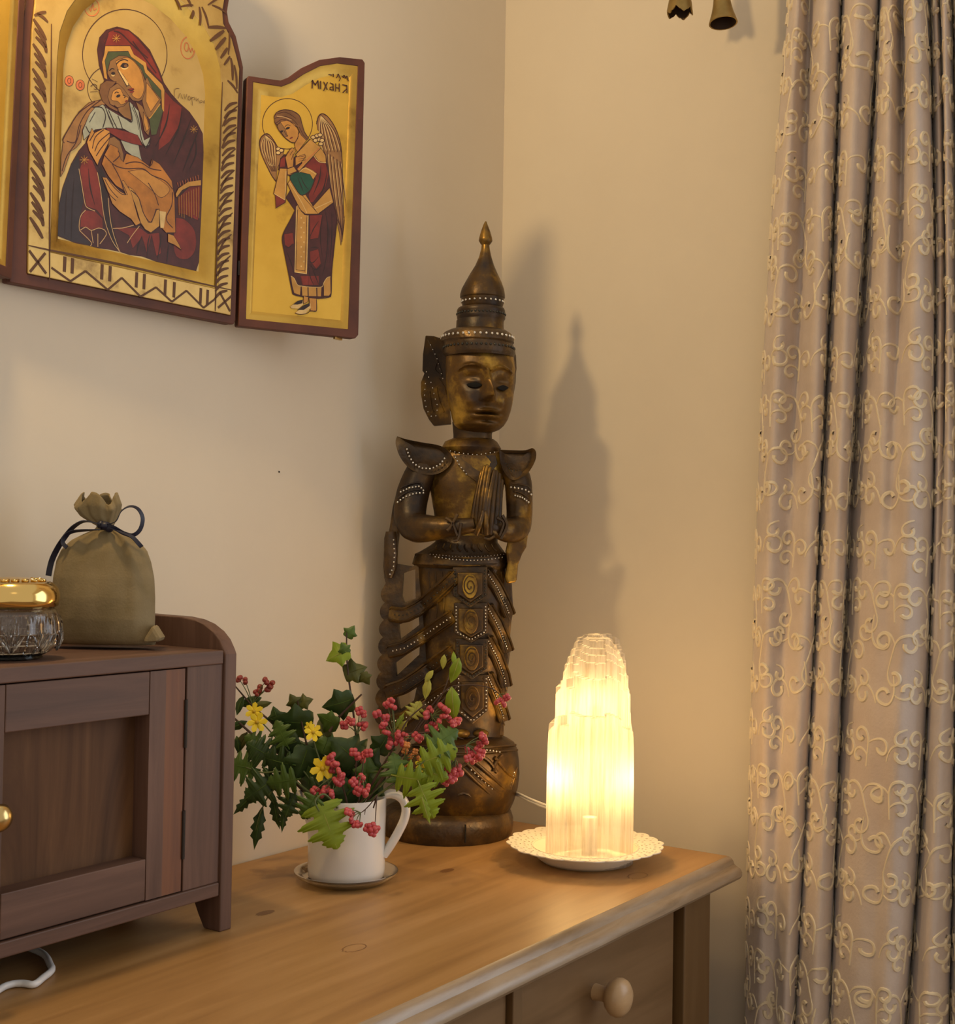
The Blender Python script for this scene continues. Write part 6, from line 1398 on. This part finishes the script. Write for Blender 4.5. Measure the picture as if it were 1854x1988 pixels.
while uu < AL[-1] - 0.005:
    z = 0.44 + (ci % 2) * 0.055
    k = 0
    while z < 2.02:
        hand = 1 if (k + ci) % 2 else -1; ty = (k + 2 * ci) % 4
        U, Z = uu + er.uniform(-0.005, 0.005), z + er.uniform(-0.006, 0.006); h = hand; f = (lambda a: a if h > 0 else 180 - a)
        if ty == 0:
            P = scroll(U - 0.006 * h, Z - 0.030, f(70), 0.088, 360, -h, 0.0012, 0.0027, 0.2); scroll(*P[7], f(115), 0.056, 320, h); scroll(U - 0.006 * h, Z - 0.030, f(250), 0.056, 330, h)
        elif ty == 1:
            P = scroll(U, Z - 0.034, f(86), 0.080, 350, h, 0.0012, 0.0027, 0.3); scroll(*P[9], f(40), 0.054, 320, -h); scroll(*P[4], f(130), 0.044, 300, h)
        elif ty == 2:
            scroll(U - 0.010 * h, Z - 0.016, f(75), 0.078, 380, -h)
            scroll(U + 0.016 * h, Z + 0.022, f(190), 0.042, 310, h)
        else:
            P = scroll(U + 0.006 * h, Z + 0.026, f(262), 0.084, 350, h, 0.0012, 0.0027, 0.15); scroll(*P[8], f(215), 0.050, 320, -h)
        z += 0.057; k += 1
    uu += 0.039; ci += 1
tag(embm.build('scroll_embroidery', M_emb, CU, smooth=60, recalc=False), kind='stuff')

# ------------------------------------------------------------------ two small hanging brass bells
M_bell = noisy(mat('old_brass', (0.33, 0.22, 0.07), 0.45, 0.8), [(0.26, 0.17, 0.05), (0.40, 0.28, 0.10)], nscale=30)
M_bin = mat('bell_inside', (0.05, 0.025, 0.012), 0.6, 0.3); M_thr = mat('thread', (0.30, 0.24, 0.16), 0.8)
xb = -0.115
b1 = on_x(1404, 45, xb); b2 = on_x(1320, 18, xb)
def bell(name, label, c, prof_, ax, frill=False):
    t = thing(name, label, 'bell', c, 'small brass bells hung on threads'); n = 48; ax = V(ax).normalized(); ux = ax.orthogonal().normalized(); uy = ax.cross(ux); og = []
    for r, h in prof_: og.append([c + ax * (h + ((-0.0065 * abs(math.sin(2.5 * a)) ** 1.5 - 0.0018 * abs(math.sin(7.5 * a))) if frill and h < 0.001 else 0)) + (ux * math.cos(a) + uy * math.sin(a)) * r for a in [2 * math.pi * j / n for j in range(n)]])
    MB().loft(og, False, True).build('bell_body', M_bell, t, smooth=50, recalc=True)
    ig = [[c + ax * ((p - c).dot(ax)) + ((p - c) - ax * (p - c).dot(ax)) * 0.90 for p in rg] for rg in og]
    MB().loft(ig[:-1], False, True).build('bell_inside', M_bin, t, smooth=50)
    MB().loft([og[0], ig[0]], False, False).build('rim', M_bell, t)
    top = c + ax * prof_[-1][1]
    MB().tube([top - ZV * 0.002, V((top.x, top.y, 2.45))], 0.0006, 6).build('thread', M_thr, t)
R1 = 0.0178
bell('brass_bell', 'brass trumpet-shaped bell with round open mouth near the curtain', b1, [(R1, 0), (R1 * 0.9, 0.006), (R1 * 0.76, 0.014), (R1 * 0.64, 0.024), (R1 * 0.55, 0.036), (R1 * 0.46, 0.052), (R1 * 0.36, 0.066), (R1 * 0.15, 0.072)], (0.06, 0.10, 1))
R2 = 0.0165
bell('brass_bell', 'brass bell with jagged petal-shaped rim, left of the trumpet-shaped one', b2, [(R2, 0.0), (R2 * 0.92, 0.006), (R2 * 0.80, 0.016), (R2 * 0.72, 0.026), (R2 * 0.62, 0.038), (R2 * 0.5, 0.050), (R2 * 0.15, 0.056)], (0.0, 0.0, 1), True)
# dark speck on the back wall
sp = on_y(542, 916, -0.0006); MB().ball(sp, 0.0011, 8, 6).build('wall_nail', M_dark, None); 
tag(bpy.data.objects['wall_nail'], 'tiny dark spot like a nail head on the back wall below the icon', 'nail')
